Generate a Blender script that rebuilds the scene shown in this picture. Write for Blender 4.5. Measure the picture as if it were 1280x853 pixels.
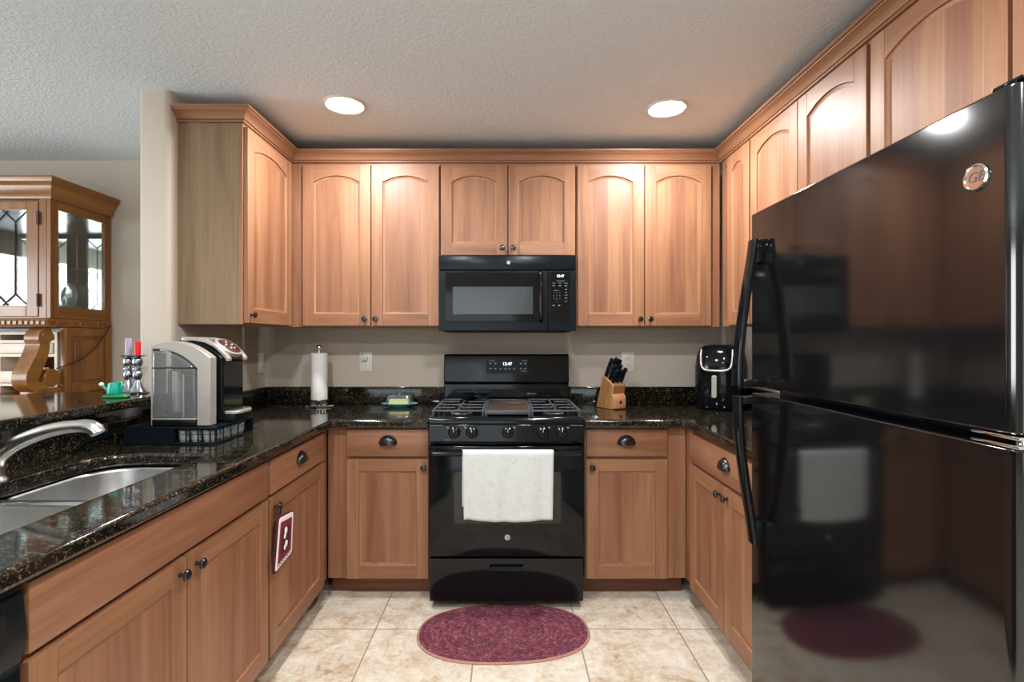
import bpy, bmesh, math, random
from mathutils import Vector, Matrix
random.seed(7)
R = math.radians
for _o in list(bpy.data.objects):
    bpy.data.objects.remove(_o, do_unlink=True)
sc = bpy.context.scene
COL = sc.collection

# ------------------------------------------------------------------ camera, world, light, exposure
CAM_Z = 1.315
cam_d = bpy.data.cameras.new('camera')
cam = bpy.data.objects.new('camera', cam_d)
COL.objects.link(cam)
cam.location = (0, 0, CAM_Z)
cam.rotation_euler = (R(90), 0, 0)
cam_d.sensor_width = 36
cam_d.lens = 36 * 635 / 1280
cam_d.shift_x = 7 / 1280
cam_d.shift_y = -1.5 / 1280
cam_d.clip_start = 0.02
sc.camera = cam

sc.view_settings.view_transform = 'Standard'
sc.view_settings.look = 'None'
sc.view_settings.gamma = 1
sc.view_settings.use_curve_mapping = False
sc.view_settings.exposure = 0.66
sc.cycles.use_denoising = True
sc.cycles.max_bounces = 10
sc.cycles.diffuse_bounces = 5
sc.cycles.glossy_bounces = 5
sc.cycles.transparent_max_bounces = 16
sc.cycles.sample_clamp_indirect = 6
sc.cycles.caustics_reflective = False
sc.cycles.caustics_refractive = False

world = bpy.data.worlds.new('sky')
sc.world = world
world.use_nodes = True
bg = world.node_tree.nodes['Background']
bg.inputs[0].default_value = (0.78, 0.88, 1.0, 1)
bg.inputs[1].default_value = 1.0

DOWNLIGHT_W = 11.5
FILL_W = 50
DOWN_COL = (0.985, 0.985, 0.985)

def area_light(name, loc, rot, sx, sy, watts, col, shape='RECTANGLE', spread=180):
    l = bpy.data.lights.new(name, 'AREA')
    l.shape = shape
    l.size = sx
    if shape in ('RECTANGLE', 'ELLIPSE'):
        l.size_y = sy
    l.energy = watts
    l.color = col
    l.spread = R(spread)
    o = bpy.data.objects.new(name, l)
    o.location = loc
    o.rotation_euler = rot
    COL.objects.link(o)
    return o

# added fill lights at two unseen openings: behind the camera and beside the dining area
area_light('unseen_patio_fill', (-1.6, -3.17, 1.15), (R(90), 0, 0), 3.4, 2.0, FILL_W * 0.3, (0.93, 0.97, 1.0))
area_light('unseen_dining_fill', (-5.17, 0.6, 1.45), (0, R(-90), 0), 1.5, 2.2, FILL_W * 1.4, (0.93, 0.97, 1.0))  # also gives the hutch front its glare

# ------------------------------------------------------------------ materials
def new_mat(name):
    m = bpy.data.materials.new(name)
    m.use_nodes = True
    nt = m.node_tree
    b = nt.nodes['Principled BSDF']
    return m, nt, b

def srgb(r, g, b):
    f = lambda c: (c / 255 / 12.92) if c / 255 <= 0.04045 else ((c / 255 + 0.055) / 1.055) ** 2.4
    return (f(r), f(g), f(b), 1)

def N(nt, t, **kw):
    n = nt.nodes.new(t)
    for k, v in kw.items():
        setattr(n, k, v)
    return n

def L(nt, a, b):
    nt.links.new(a, b)

def ramp(nt, fac, stops, interp='LINEAR'):
    r = N(nt, 'ShaderNodeValToRGB')
    r.color_ramp.interpolation = interp
    e = r.color_ramp.elements
    while len(e) < len(stops):
        e.new(0.5)
    for i, (p, c) in enumerate(stops):
        e[i].position = p
        e[i].color = c if len(c) == 4 else (*c, 1)
    L(nt, fac, r.inputs[0])
    return r.outputs[0]

def math_n(nt, op, a, b=None):
    n = N(nt, 'ShaderNodeMath', operation=op)
    for i, v in enumerate((a, b)):
        if v is None:
            continue
        if isinstance(v, (int, float)):
            n.inputs[i].default_value = v
        else:
            L(nt, v, n.inputs[i])
    return n.outputs[0]

def mapped(nt, scale, src='Object', loc=(0, 0, 0), rnd=False):
    tc = N(nt, 'ShaderNodeTexCoord')
    v = tc.outputs[src]
    if rnd:
        oi = N(nt, 'ShaderNodeObjectInfo')
        ge = N(nt, 'ShaderNodeNewGeometry')
        s = math_n(nt, 'ADD', math_n(nt, 'MULTIPLY', oi.outputs['Random'], 13.0), math_n(nt, 'MULTIPLY', ge.outputs['Random Per Island'], 17.0))
        a = N(nt, 'ShaderNodeVectorMath', operation='ADD')
        L(nt, v, a.inputs[0])
        L(nt, s, a.inputs[1])
        v = a.outputs[0]
    mp = N(nt, 'ShaderNodeMapping')
    mp.inputs['Scale'].default_value = scale
    mp.inputs['Location'].default_value = loc
    L(nt, v, mp.inputs[0])
    return mp.outputs[0]

def noise(nt, vec, scale, detail=4, rough=0.55, dist=0.0):
    n = N(nt, 'ShaderNodeTexNoise')
    n.inputs['Scale'].default_value = scale
    n.inputs['Detail'].default_value = detail
    n.inputs['Roughness'].default_value = rough
    n.inputs['Distortion'].default_value = dist
    L(nt, vec, n.inputs['Vector'])
    return n

def mix_col(nt, fac, a, b, blend='MIX'):
    n = N(nt, 'ShaderNodeMix', data_type='RGBA', blend_type=blend)
    for k, v in ((0, fac), (6, a), (7, b)):
        if isinstance(v, (int, float)):
            n.inputs[k].default_value = v
        elif isinstance(v, tuple):
            n.inputs[k].default_value = v
        else:
            L(nt, v, n.inputs[k])
    return n.outputs[2]

def bump(nt, b, height, strength, dist):
    n = N(nt, 'ShaderNodeBump')
    n.inputs['Strength'].default_value = strength
    n.inputs['Distance'].default_value = dist
    L(nt, height, n.inputs['Height'])
    L(nt, n.outputs[0], b.inputs['Normal'])

def simple(name, col, rough=0.5, metal=0.0, spec=0.5, coat=0.0, mottled=0.0, mscale=40, bmp=0.0):
    """Plain material with a faint procedural mottle so that nothing is a dead flat colour."""
    m, nt, b = new_mat(name)
    b.inputs['Roughness'].default_value = rough
    b.inputs['Metallic'].default_value = metal
    b.inputs['Specular IOR Level'].default_value = spec
    b.inputs['Coat Weight'].default_value = coat
    v = mapped(nt, (1, 1, 1))
    n = noise(nt, v, mscale, 3)
    k = mottled
    c = col
    lo = (c[0] * (1 - k), c[1] * (1 - k), c[2] * (1 - k), 1)
    hi = (min(1, c[0] * (1 + k)), min(1, c[1] * (1 + k)), min(1, c[2] * (1 + k)), 1)
    L(nt, ramp(nt, n.outputs[0], [(0.35, lo), (0.65, hi)]), b.inputs['Base Color'])
    if bmp:
        bump(nt, b, n.outputs[0], bmp, 0.002)
    return m

def wood(name, axis, dark, mid, light, boards=0.0, rough=0.48, vary=0.20, streak=0.13):
    m, nt, b = new_mat(name)
    across, along = 10.0, 0.7
    s = {'x': (along, across, across), 'y': (across, along, across), 'z': (across, across, along)}[axis]
    v = mapped(nt, s, rnd=True)
    n1 = noise(nt, v, 1.0, 5, 0.6, 0.9)
    col = ramp(nt, n1.outputs[0], [(0.22, dark), (0.48, mid), (0.80, light)])
    s2 = tuple(k * 9 if k > 5 else k * 3 for k in s)
    n2 = noise(nt, mapped(nt, s2, rnd=True), 1.0, 3, 0.6)
    fine = ramp(nt, n2.outputs[0], [(0.38, (1 - streak, 1 - streak * 1.05, 1 - streak * 1.1)), (0.55, (1, 1, 1))])
    col = mix_col(nt, 1.0, col, fine, 'MULTIPLY')
    ge = N(nt, 'ShaderNodeNewGeometry')
    rnd = ge.outputs['Random Per Island']
    if boards:
        tc = N(nt, 'ShaderNodeTexCoord')
        sx = N(nt, 'ShaderNodeSeparateXYZ')
        L(nt, tc.outputs['Object'], sx.inputs[0])
        oi = N(nt, 'ShaderNodeObjectInfo')
        f = math_n(nt, 'FLOOR', math_n(nt, 'ADD', math_n(nt, 'MULTIPLY', sx.outputs[0], 1 / boards), math_n(nt, 'MULTIPLY', oi.outputs['Random'], 9.0)))
        wn = N(nt, 'ShaderNodeTexWhiteNoise', noise_dimensions='1D')
        L(nt, math_n(nt, 'ADD', f, math_n(nt, 'MULTIPLY', rnd, 31.0)), wn.inputs['W'])
        rnd = wn.outputs['Value']
    hs = N(nt, 'ShaderNodeHueSaturation')
    L(nt, math_n(nt, 'ADD', math_n(nt, 'MULTIPLY', rnd, vary), 1 - vary / 2), hs.inputs['Value'])
    L(nt, math_n(nt, 'ADD', math_n(nt, 'MULTIPLY', rnd, 0.010), 0.494), hs.inputs['Hue'])
    L(nt, col, hs.inputs['Color'])
    L(nt, hs.outputs[0], b.inputs['Base Color'])
    b.inputs['Roughness'].default_value = rough
    b.inputs['Coat Weight'].default_value = 0.06
    b.inputs['Coat Roughness'].default_value = 0.38
    bump(nt, b, n2.outputs[0], 0.08, 0.001)
    return m

WD, WM, WL = srgb(116, 76, 51), srgb(145, 100, 71), srgb(167, 124, 94)
wood_z = wood('alder_wood_upright_grain', 'z', WD, WM, WL)
wood_x = wood('alder_wood_level_grain', 'x', WD, WM, WL)
wood_y = wood('alder_wood_cross_grain', 'y', WD, WM, WL)
wood_p = wood('alder_wood_panel_boards', 'z', WD, WM, WL, boards=0.085, vary=0.24)
veneer = wood('grey_brown_veneer', 'z', srgb(104, 82, 58), srgb(128, 104, 76), srgb(148, 124, 94), vary=0.05)
wood_in = simple('cabinet_interior', srgb(186, 140, 100), 0.5, mottled=0.06)
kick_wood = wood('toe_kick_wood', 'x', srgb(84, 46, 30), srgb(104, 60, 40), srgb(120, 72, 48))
HD, HM, HL = srgb(98, 58, 18), srgb(134, 86, 32), srgb(164, 112, 50)
oak_z = wood('honey_oak_upright_grain', 'z', HD, HM, HL, rough=0.22, vary=0.12)
oak_x = wood('honey_oak_level_grain', 'x', HD, HM, HL, rough=0.22, vary=0.12)
oak_y = wood('honey_oak_cross_grain', 'y', HD, HM, HL, rough=0.22, vary=0.12)
block_wood = wood('knife_block_wood', 'z', srgb(142, 94, 54), srgb(170, 122, 78), srgb(188, 142, 98), vary=0.06)
tile_wood = wood('knife_block_end_wood', 'x', srgb(178, 118, 78), srgb(202, 144, 102), srgb(216, 164, 122), vary=0.05)

black_gloss = simple('black_gloss_enamel', (0.004, 0.005, 0.006, 1), 0.08, spec=0.3)
fridge_black = simple('black_gloss_door_skin', (0.004, 0.004, 0.0045, 1), 0.09, coat=0.0, spec=0.95)
black_satin = simple('black_satin_plastic', (0.005, 0.008, 0.0105, 1), 0.22, spec=0.18, mottled=0.1)
black_matte = simple('black_matte_iron', (0.010, 0.010, 0.011, 1), 0.55, spec=0.15, mottled=0.2, mscale=90)
grey_iron = simple('grate_iron', (0.060, 0.065, 0.075, 1), 0.34, mottled=0.2, mscale=90)
charcoal = simple('charcoal_plastic', (0.035, 0.038, 0.042, 1), 0.4)
knob_black = simple('oil_rubbed_black_metal', (0.010, 0.010, 0.011, 1), 0.22, spec=0.7)
chrome = simple('chrome', (0.80, 0.80, 0.80, 1), 0.10, 1.0)
nickel = simple('brushed_nickel', (0.62, 0.60, 0.56, 1), 0.24, 1.0, mottled=0.04)
steel = simple('stainless_steel', (0.56, 0.57, 0.57, 1), 0.30, 1.0, mottled=0.05, mscale=15)
silver_plastic = simple('silver_plastic', srgb(188, 183, 177), 0.26, 0.5)
pewter = simple('pewter', (0.42, 0.43, 0.46, 1), 0.2, 1.0)
white_plastic = simple('white_plastic', srgb(226, 222, 212), 0.4)
white_paper = simple('white_paper', srgb(238, 236, 232), 0.9, mottled=0.03, mscale=120, bmp=0.2)
print_white = simple('white_print', srgb(190, 194, 198), 0.5)
print_grey = simple('grey_print', srgb(120, 124, 130), 0.5)
dark_print = simple('dark_print', srgb(50, 34, 24), 0.6)
red_wax = simple('red_wax', srgb(206, 22, 40), 0.4)
lav_wax = simple('lavender_wax', srgb(166, 158, 188), 0.4)
teal = simple('teal_glaze', srgb(20, 160, 140), 0.25)
green_glaze = simple('green_glaze', srgb(24, 110, 50), 0.3, mottled=0.2)
butter_m = simple('butter', srgb(232, 216, 110), 0.5, mottled=0.05)
plate_teal = simple('turquoise_ceramic', srgb(96, 200, 196), 0.2)
maroon_panel = simple('brown_gloss_panel', srgb(70, 38, 34), 0.15)
foil = simple('pod_foil', srgb(200, 204, 204), 0.35, 0.5, mottled=0.1)
pod_cup = simple('pod_cup', srgb(150, 158, 158), 0.35, mottled=0.15)
cream_with_glare = simple('cream_with_glare', srgb(226, 214, 196), 0.4, mottled=0.03)  # on the hutch drawers the whitish glare is put into this pale colour
dark_red_in = simple('dark_red_lining', srgb(88, 28, 16), 0.6, mottled=0.15)
cord_dark = simple('brown_cord', srgb(50, 30, 20), 0.5)
cord_white = simple('white_cord', srgb(220, 214, 204), 0.5)
mirror = simple('mirror', (0.75, 0.77, 0.76, 1), 0.03, 1.0)
lead = simple('lead_came', (0.03, 0.03, 0.03, 1), 0.4, 0.6)
tank_grey = simple('grey_tank_wall', (0.12, 0.12, 0.125, 1), 0.35)

def thin_glass(name, tint=(0.93, 0.96, 0.95), refl=0.06, rough=0.02, diff=0.0):
    m, nt, b = new_mat(name)
    out = nt.nodes['Material Output']
    tr = N(nt, 'ShaderNodeBsdfTransparent')
    tr.inputs[0].default_value = (*tint, 1)
    gl = N(nt, 'ShaderNodeBsdfGlossy')
    gl.inputs['Roughness'].default_value = rough
    fr = N(nt, 'ShaderNodeLayerWeight')
    fr.inputs[0].default_value = 0.18
    f = math_n(nt, 'ADD', math_n(nt, 'MULTIPLY', fr.outputs['Fresnel'], 0.8), refl)
    mx = N(nt, 'ShaderNodeMixShader')
    L(nt, f, mx.inputs[0]); L(nt, tr.outputs[0], mx.inputs[1]); L(nt, gl.outputs[0], mx.inputs[2])
    res = mx.outputs[0]
    if diff:
        d = N(nt, 'ShaderNodeBsdfDiffuse')
        d.inputs[0].default_value = (0.75, 0.78, 0.78, 1)
        m2 = N(nt, 'ShaderNodeMixShader')
        m2.inputs[0].default_value = diff
        L(nt, res, m2.inputs[1]); L(nt, d.outputs[0], m2.inputs[2])
        res = m2.outputs[0]
    L(nt, res, out.inputs[0])
    nt.nodes.remove(b)
    return m

glass = thin_glass('clear_glass')
crystal = thin_glass('cut_crystal', (0.92, 0.94, 0.94), 0.22, 0.06, 0.22)
tank_glass = thin_glass('smoky_tank_plastic', (0.74, 0.76, 0.78), 0.12, 0.05, 0.10)
cover_glass = thin_glass('cover_glass', (0.80, 0.88, 0.86), 0.10, 0.05, 0.08)

def mat_emit(name, col, s):
    m, nt, b = new_mat(name)
    b.inputs['Base Color'].default_value = (*col, 1)
    b.inputs['Emission Color'].default_value = (*col, 1)
    b.inputs['Emission Strength'].default_value = s
    return m
led = mat_emit('white_led_digits', (0.85, 0.95, 1.0), 1.6)
lens_emit = mat_emit('lit_lamp_lens', (1.0, 0.97, 0.93), 55)

def mat_wall(name, col, scale=90, strength=0.12):
    m, nt, b = new_mat(name)
    v = mapped(nt, (1, 1, 1))
    n = noise(nt, v, scale, 4, 0.6)
    n2 = noise(nt, v, 1.3, 2)
    k = (col[0] * 0.95, col[1] * 0.95, col[2] * 0.95, 1)
    L(nt, ramp(nt, n2.outputs[0], [(0.3, k), (0.7, col)]), b.inputs['Base Color'])
    b.inputs['Roughness'].default_value = 0.75
    bump(nt, b, n.outputs[0], strength, 0.004)
    return m
wall_m = mat_wall('taupe_wall_paint', srgb(200, 188, 173))

def mat_ceiling():
    m, nt, b = new_mat('knockdown_ceiling')
    v = mapped(nt, (1, 1, 1))
    n = noise(nt, v, 60, 5, 0.6, 0.6)
    h = ramp(nt, n.outputs[0], [(0.42, (0, 0, 0)), (0.58, (1, 1, 1))])
    b.inputs['Base Color'].default_value = srgb(228, 239, 247)
    b.inputs['Roughness'].default_value = 0.85
    bump(nt, b, h, 0.30, 0.008)
    return m
ceiling_m = mat_ceiling()

def mat_floor():
    m, nt, b = new_mat('beige_stone_tile')
    tc = N(nt, 'ShaderNodeTexCoord')
    mp = N(nt, 'ShaderNodeMapping')
    mp.inputs['Location'].default_value = (0.594, -2.307 + 0.457 * 8, 0)
    L(nt, tc.outputs['Object'], mp.inputs[0])
    br = N(nt, 'ShaderNodeTexBrick')
    br.offset = 0.0
    br.squash = 1.0
    br.inputs['Scale'].default_value = 1.0
    br.inputs['Brick Width'].default_value = 0.457
    br.inputs['Row Height'].default_value = 0.457
    br.inputs['Mortar Size'].default_value = 0.0035
    br.inputs['Mortar Smooth'].default_value = 0.2
    br.inputs['Color1'].default_value = (0.42, 0.42, 0.42, 1)
    br.inputs['Color2'].default_value = (0.58, 0.58, 0.58, 1)
    L(nt, mp.outputs[0], br.inputs[0])
    n1 = noise(nt, tc.outputs['Object'], 7.0, 9, 0.72, 0.8)
    n2 = noise(nt, tc.outputs['Object'], 34.0, 6, 0.7, 0.3)
    a = math_n(nt, 'ADD', math_n(nt, 'MULTIPLY', n1.outputs[0], 0.65), math_n(nt, 'MULTIPLY', n2.outputs[0], 0.35))
    sep = N(nt, 'ShaderNodeSeparateColor')
    L(nt, br.outputs['Color'], sep.inputs[0])
    a = math_n(nt, 'ADD', a, math_n(nt, 'MULTIPLY', math_n(nt, 'SUBTRACT', sep.outputs[0], 0.5), 0.3))
    c = ramp(nt, a, [(0.36, srgb(158, 135, 109)), (0.43, srgb(186, 169, 147)), (0.50, srgb(199, 189, 172)), (0.60, srgb(212, 206, 195))])
    c = mix_col(nt, br.outputs['Fac'], c, srgb(150, 134, 114))
    L(nt, c, b.inputs['Base Color'])
    b.inputs['Roughness'].default_value = 0.42
    bump(nt, b, math_n(nt, 'SUBTRACT', math_n(nt, 'MULTIPLY', n2.outputs[0], 0.15), br.outputs['Fac']), 0.35, 0.003)
    return m
floor_m = mat_floor()

def mat_granite():
    m, nt, b = new_mat('dark_speckled_granite')
    v = mapped(nt, (1, 1, 1))
    vo = N(nt, 'ShaderNodeTexVoronoi')
    vo.inputs['Scale'].default_value = 230
    L(nt, v, vo.inputs['Vector'])
    sep = N(nt, 'ShaderNodeSeparateColor')
    L(nt, vo.outputs['Color'], sep.inputs[0])
    n = noise(nt, v, 38, 4, 0.65)
    f = math_n(nt, 'ADD', math_n(nt, 'MULTIPLY', sep.outputs[0], 0.6), math_n(nt, 'MULTIPLY', n.outputs[0], 0.55))
    c = ramp(nt, f, [(0.30, (0.003, 0.003, 0.003)), (0.66, (0.008, 0.008, 0.007)), (0.74, (0.024, 0.019, 0.011)), (0.82, (0.055, 0.040, 0.021)), (0.93, (0.14, 0.105, 0.06))])
    L(nt, c, b.inputs['Base Color'])
    b.inputs['Roughness'].default_value = 0.07
    b.inputs['Specular IOR Level'].default_value = 0.6
    return m
granite = mat_granite()

def mat_griddle():
    m, nt, b = new_mat('seasoned_griddle')
    n = noise(nt, mapped(nt, (1, 1, 1)), 9, 5, 0.6)
    L(nt, ramp(nt, n.outputs[0], [(0.35, (0.02, 0.018, 0.016)), (0.6, (0.07, 0.045, 0.03)), (0.75, (0.14, 0.09, 0.06))]), b.inputs['Base Color'])
    b.inputs['Roughness'].default_value = 0.45
    return m
griddle_m = mat_griddle()

def mat_rug():
    m, nt, b = new_mat('burgundy_braided_yarn')
    tc = N(nt, 'ShaderNodeTexCoord')
    n = noise(nt, tc.outputs['Object'], 150, 3, 0.7)
    n2 = noise(nt, tc.outputs['Object'], 45, 3, 0.6)
    a = math_n(nt, 'ADD', math_n(nt, 'MULTIPLY', n.outputs[0], 0.6), math_n(nt, 'MULTIPLY', n2.outputs[0], 0.4))
    L(nt, ramp(nt, a, [(0.36, srgb(58, 20, 32)), (0.5, srgb(104, 44, 60)), (0.62, srgb(146, 88, 102)), (0.72, srgb(180, 134, 144))]), b.inputs['Base Color'])
    # rows of braid: grooves that follow the oval outline
    sx = N(nt, 'ShaderNodeSeparateXYZ')
    L(nt, tc.outputs['Object'], sx.inputs[0])
    qx = math_n(nt, 'POWER', math_n(nt, 'ABSOLUTE', math_n(nt, 'DIVIDE', sx.outputs[0], 0.385)), 2.35)
    qy = math_n(nt, 'POWER', math_n(nt, 'ABSOLUTE', math_n(nt, 'DIVIDE', sx.outputs[1], 0.232)), 2.35)
    rr = math_n(nt, 'POWER', math_n(nt, 'ADD', qx, qy), 1 / 2.35)
    row = math_n(nt, 'ABSOLUTE', math_n(nt, 'SINE', math_n(nt, 'MULTIPLY', rr, math.pi * 15)))
    rp = [n_ for n_ in nt.nodes if n_.type == 'VALTORGB'][0].outputs[0]
    gr = ramp(nt, row, [(0.0, (0.42, 0.38, 0.40)), (0.45, (1, 1, 1))])
    L(nt, mix_col(nt, 1.0, rp, gr, 'MULTIPLY'), b.inputs['Base Color'])
    b.inputs['Roughness'].default_value = 0.95
    bump(nt, b, math_n(nt, 'ADD', math_n(nt, 'MULTIPLY', n.outputs[0], 0.5), row), 0.6, 0.004)
    return m
rug_m = mat_rug()
rug_edge = simple('tan_binding', srgb(158, 116, 104), 0.9, mottled=0.1)

def mat_towel():
    m, nt, b = new_mat('white_terry_towel')
    v = mapped(nt, (1, 1, 1))
    n = noise(nt, v, 260, 3, 0.7)
    n2 = noise(nt, v, 28, 5, 0.7, 1.2)
    c = ramp(nt, n2.outputs[0], [(0.30, srgb(182, 190, 184)), (0.40, srgb(203, 207, 206)), (0.7, srgb(213, 216, 216))])
    L(nt, c, b.inputs['Base Color'])
    b.inputs['Roughness'].default_value = 0.95
    bump(nt, b, n.outputs[0], 0.4, 0.003)
    return m
towel_m = mat_towel()
mitt_red = simple('maroon_cloth', srgb(120, 22, 40), 0.9, mottled=0.1, mscale=200, bmp=0.3)
mitt_dark = simple('dark_maroon_binding', srgb(58, 14, 26), 0.9, mottled=0.1, mscale=200)
mitt_white = simple('white_cloth', srgb(236, 226, 222), 0.9, mottled=0.04, mscale=200)
mw_screen = simple('dark_oven_screen', (0.045, 0.055, 0.06, 1), 0.16, mottled=0.1, mscale=300)

# ------------------------------------------------------------------ mesh builder
class Thing:
    def __init__(s, o, org):
        s.o, s.org = o, org

def tag(o, label=None, cat=None, group=None, kind=None):
    for k, v in (('label', label), ('category', cat), ('group', group), ('kind', kind)):
        if v:
            o[k] = v

def thing(name, label, cat, loc, rot=0.0, group=None, local=False):
    o = bpy.data.objects.new(name, None)
    o.empty_display_size = 0.05
    COL.objects.link(o)
    o.location = loc
    o.rotation_euler = (0, 0, R(rot))
    tag(o, label, cat, group)
    return Thing(o, (0, 0, 0) if local else loc)

class MB:
    def __init__(s):
        s.v, s.f, s.m, s.mats = [], [], [], []
    def mi(s, m):
        if m not in s.mats:
            s.mats.append(m)
        return s.mats.index(m)
    def add(s, verts, faces, m):
        o = len(s.v)
        s.v += [tuple(p) for p in verts]
        k = s.mi(m)
        for f in faces:
            s.f.append(tuple(i + o for i in f))
            s.m.append(k)
        return s
    def add_bm(s, bm, m):
        bm.verts.index_update()
        s.add([v.co[:] for v in bm.verts], [[v.index for v in f.verts] for f in bm.faces], m)
        bm.free()
        return s
    def box(s, x0, x1, y0, y1, z0, z1, m, bev=0.0, seg=2):
        bm = bmesh.new()
        bmesh.ops.create_cube(bm, size=1)
        for v in bm.verts:
            v.co = ((x0 + x1) / 2 + v.co.x * (x1 - x0), (y0 + y1) / 2 + v.co.y * (y1 - y0), (z0 + z1) / 2 + v.co.z * (z1 - z0))
        if bev:
            bmesh.ops.bevel(bm, geom=bm.edges[:], offset=bev, segments=seg, profile=0.5, affect='EDGES')
        return s.add_bm(bm, m)
    def prism(s, pts, plane, a0, a1, m, caps=True):
        """pts: 2-D outline; plane 'xz' extrudes along y, 'xy' along z, 'yz' along x."""
        n = len(pts)
        def P(p, a):
            return {'xz': (p[0], a, p[1]), 'xy': (p[0], p[1], a), 'yz': (a, p[0], p[1])}[plane]
        vs = [P(p, a0) for p in pts] + [P(p, a1) for p in pts]
        fs = [(i, (i + 1) % n, n + (i + 1) % n, n + i) for i in range(n)]
        if caps:
            fs += [tuple(range(n)), tuple(range(2 * n - 1, n - 1, -1))]
        return s.add(vs, fs, m)
    def lathe(s, prof, c, m, n=28, axis='z', sx=1.0, sy=1.0):
        vs, fs = [], []
        for r, h in prof:
            for i in range(n):
                a = 2 * math.pi * i / n
                p = (r * math.cos(a) * sx, r * math.sin(a) * sy, h)
                if axis == 'x':
                    p = (p[2], p[0], p[1])
                elif axis == 'y':
                    p = (p[0], p[2], p[1])
                vs.append((p[0] + c[0], p[1] + c[1], p[2] + c[2]))
        k = len(prof)
        for j in range(k - 1):
            for i in range(n):
                fs.append((j * n + i, j * n + (i + 1) % n, (j + 1) * n + (i + 1) % n, (j + 1) * n + i))
        if prof[0][0] > 1e-5:
            fs.append(tuple(range(n - 1, -1, -1)))
        if prof[-1][0] > 1e-5:
            fs.append(tuple((k - 1) * n + i for i in range(n)))
        return s.add(vs, fs, m)
    def cyl(s, c, r, h, m, axis='z', n=24, bev=0.0):
        if bev:
            pr = [(r - bev, 0), (r, bev), (r, h - bev), (r - bev, h)]
        else:
            pr = [(r, 0), (r, h)]
        return s.lathe(pr, c, m, n, axis)
    def sphere(s, c, r, m, sc3=(1, 1, 1), n=20, k=12):
        pr = [(max(1e-6, r * math.sin(math.pi * i / k)), -r * math.cos(math.pi * i / k) * sc3[2]) for i in range(k + 1)]
        return s.lathe(pr, c, m, n, 'z', sc3[0], sc3[1])
    def tube(s, path, r, m, n=10, flat=1.0):
        path = [Vector(p) for p in path]
        k = len(path)
        rs = r if isinstance(r, (list, tuple)) else [r] * k
        vs, fs = [], []
        up = None
        for i, p in enumerate(path):
            t = (path[min(i + 1, k - 1)] - path[max(i - 1, 0)]).normalized()
            if up is None:
                up = Vector((0, 0, 1)) if abs(t.z) < 0.9 else Vector((0, 1, 0))
            a = t.cross(up).normalized()
            b = a.cross(t).normalized()
            up = b
            for j in range(n):
                q = 2 * math.pi * j / n
                vs.append(p + a * (rs[i] * math.cos(q)) + b * (rs[i] * flat * math.sin(q)))
        for i in range(k - 1):
            for j in range(n):
                fs.append((i * n + j, i * n + (j + 1) % n, (i + 1) * n + (j + 1) % n, (i + 1) * n + j))
        fs += [tuple(range(n - 1, -1, -1)), tuple((k - 1) * n + j for j in range(n))]
        return s.add(vs, fs, m)
    def loft(s, loops, m, cap0=True, cap1=True):
        n = len(loops[0])
        vs = [p for lp in loops for p in lp]
        fs = []
        for k in range(len(loops) - 1):
            for i in range(n):
                fs.append((k * n + i, k * n + (i + 1) % n, (k + 1) * n + (i + 1) % n, (k + 1) * n + i))
        if cap0:
            fs.append(tuple(range(n - 1, -1, -1)))
        if cap1:
            fs.append(tuple((len(loops) - 1) * n + i for i in range(n)))
        return s.add(vs, fs, m)
    def build(s, name, parent=None, label=None, bevel=0.0, seg=2, angle=35, sub=None, solid=0.0):
        """parent: a Thing; sub: a part object that becomes the parent instead (a sub-part)."""
        org = parent.org if parent else (0, 0, 0)
        me = bpy.data.meshes.new(name)
        me.from_pydata([(v[0] - org[0], v[1] - org[1], v[2] - org[2]) for v in s.v], [], s.f)
        for m in s.mats:
            me.materials.append(m)
        me.polygons.foreach_set('material_index', s.m)
        bm = bmesh.new()
        bm.from_mesh(me)
        bmesh.ops.recalc_face_normals(bm, faces=bm.faces[:])
        bm.to_mesh(me)
        bm.free()
        me.polygons.foreach_set('use_smooth', [True] * len(me.polygons))
        me.set_sharp_from_angle(angle=R(angle))
        o = bpy.data.objects.new(name, me)
        COL.objects.link(o)
        if sub is not None:
            o.parent = sub
        elif parent is not None:
            o.parent = parent.o
        if solid:
            md = o.modifiers.new('solid', 'SOLIDIFY')
            md.thickness = solid
            md.offset = 0
        if bevel:
            md = o.modifiers.new('bevel', 'BEVEL')
            md.width = bevel
            md.segments = seg
            md.limit_method = 'ANGLE'
            md.angle_limit = R(40)
            md.harden_normals = False
        if label:
            o['label'] = label
        return o

def struct(name, mb, bevel=0.0):
    o = mb.build(name, bevel=bevel)
    o['kind'] = 'structure'
    return o

def text_part(name, body, size, mat, parent, loc, rot, sub=None, shear=0.0, ext=0.0004, space=1.0, line=1.0, align='CENTER'):
    cu = bpy.data.curves.new(name, 'FONT')
    cu.body = body
    cu.size = size
    cu.extrude = ext
    cu.shear = shear
    cu.align_x = align
    cu.align_y = 'CENTER'
    cu.space_character = space
    cu.space_line = line
    tmp = bpy.data.objects.new(name, cu)
    COL.objects.link(tmp)
    bpy.context.view_layer.update()
    me = bpy.data.meshes.new_from_object(tmp.evaluated_get(bpy.context.evaluated_depsgraph_get()))
    bpy.data.objects.remove(tmp, do_unlink=True)
    o = bpy.data.objects.new(name, me)
    me.materials.clear()
    me.materials.append(mat)
    COL.objects.link(o)
    org = parent.org
    o.parent = sub if sub is not None else parent.o
    o.location = (loc[0] - org[0], loc[1] - org[1], loc[2] - org[2])
    o.rotation_euler = rot
    return o

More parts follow.
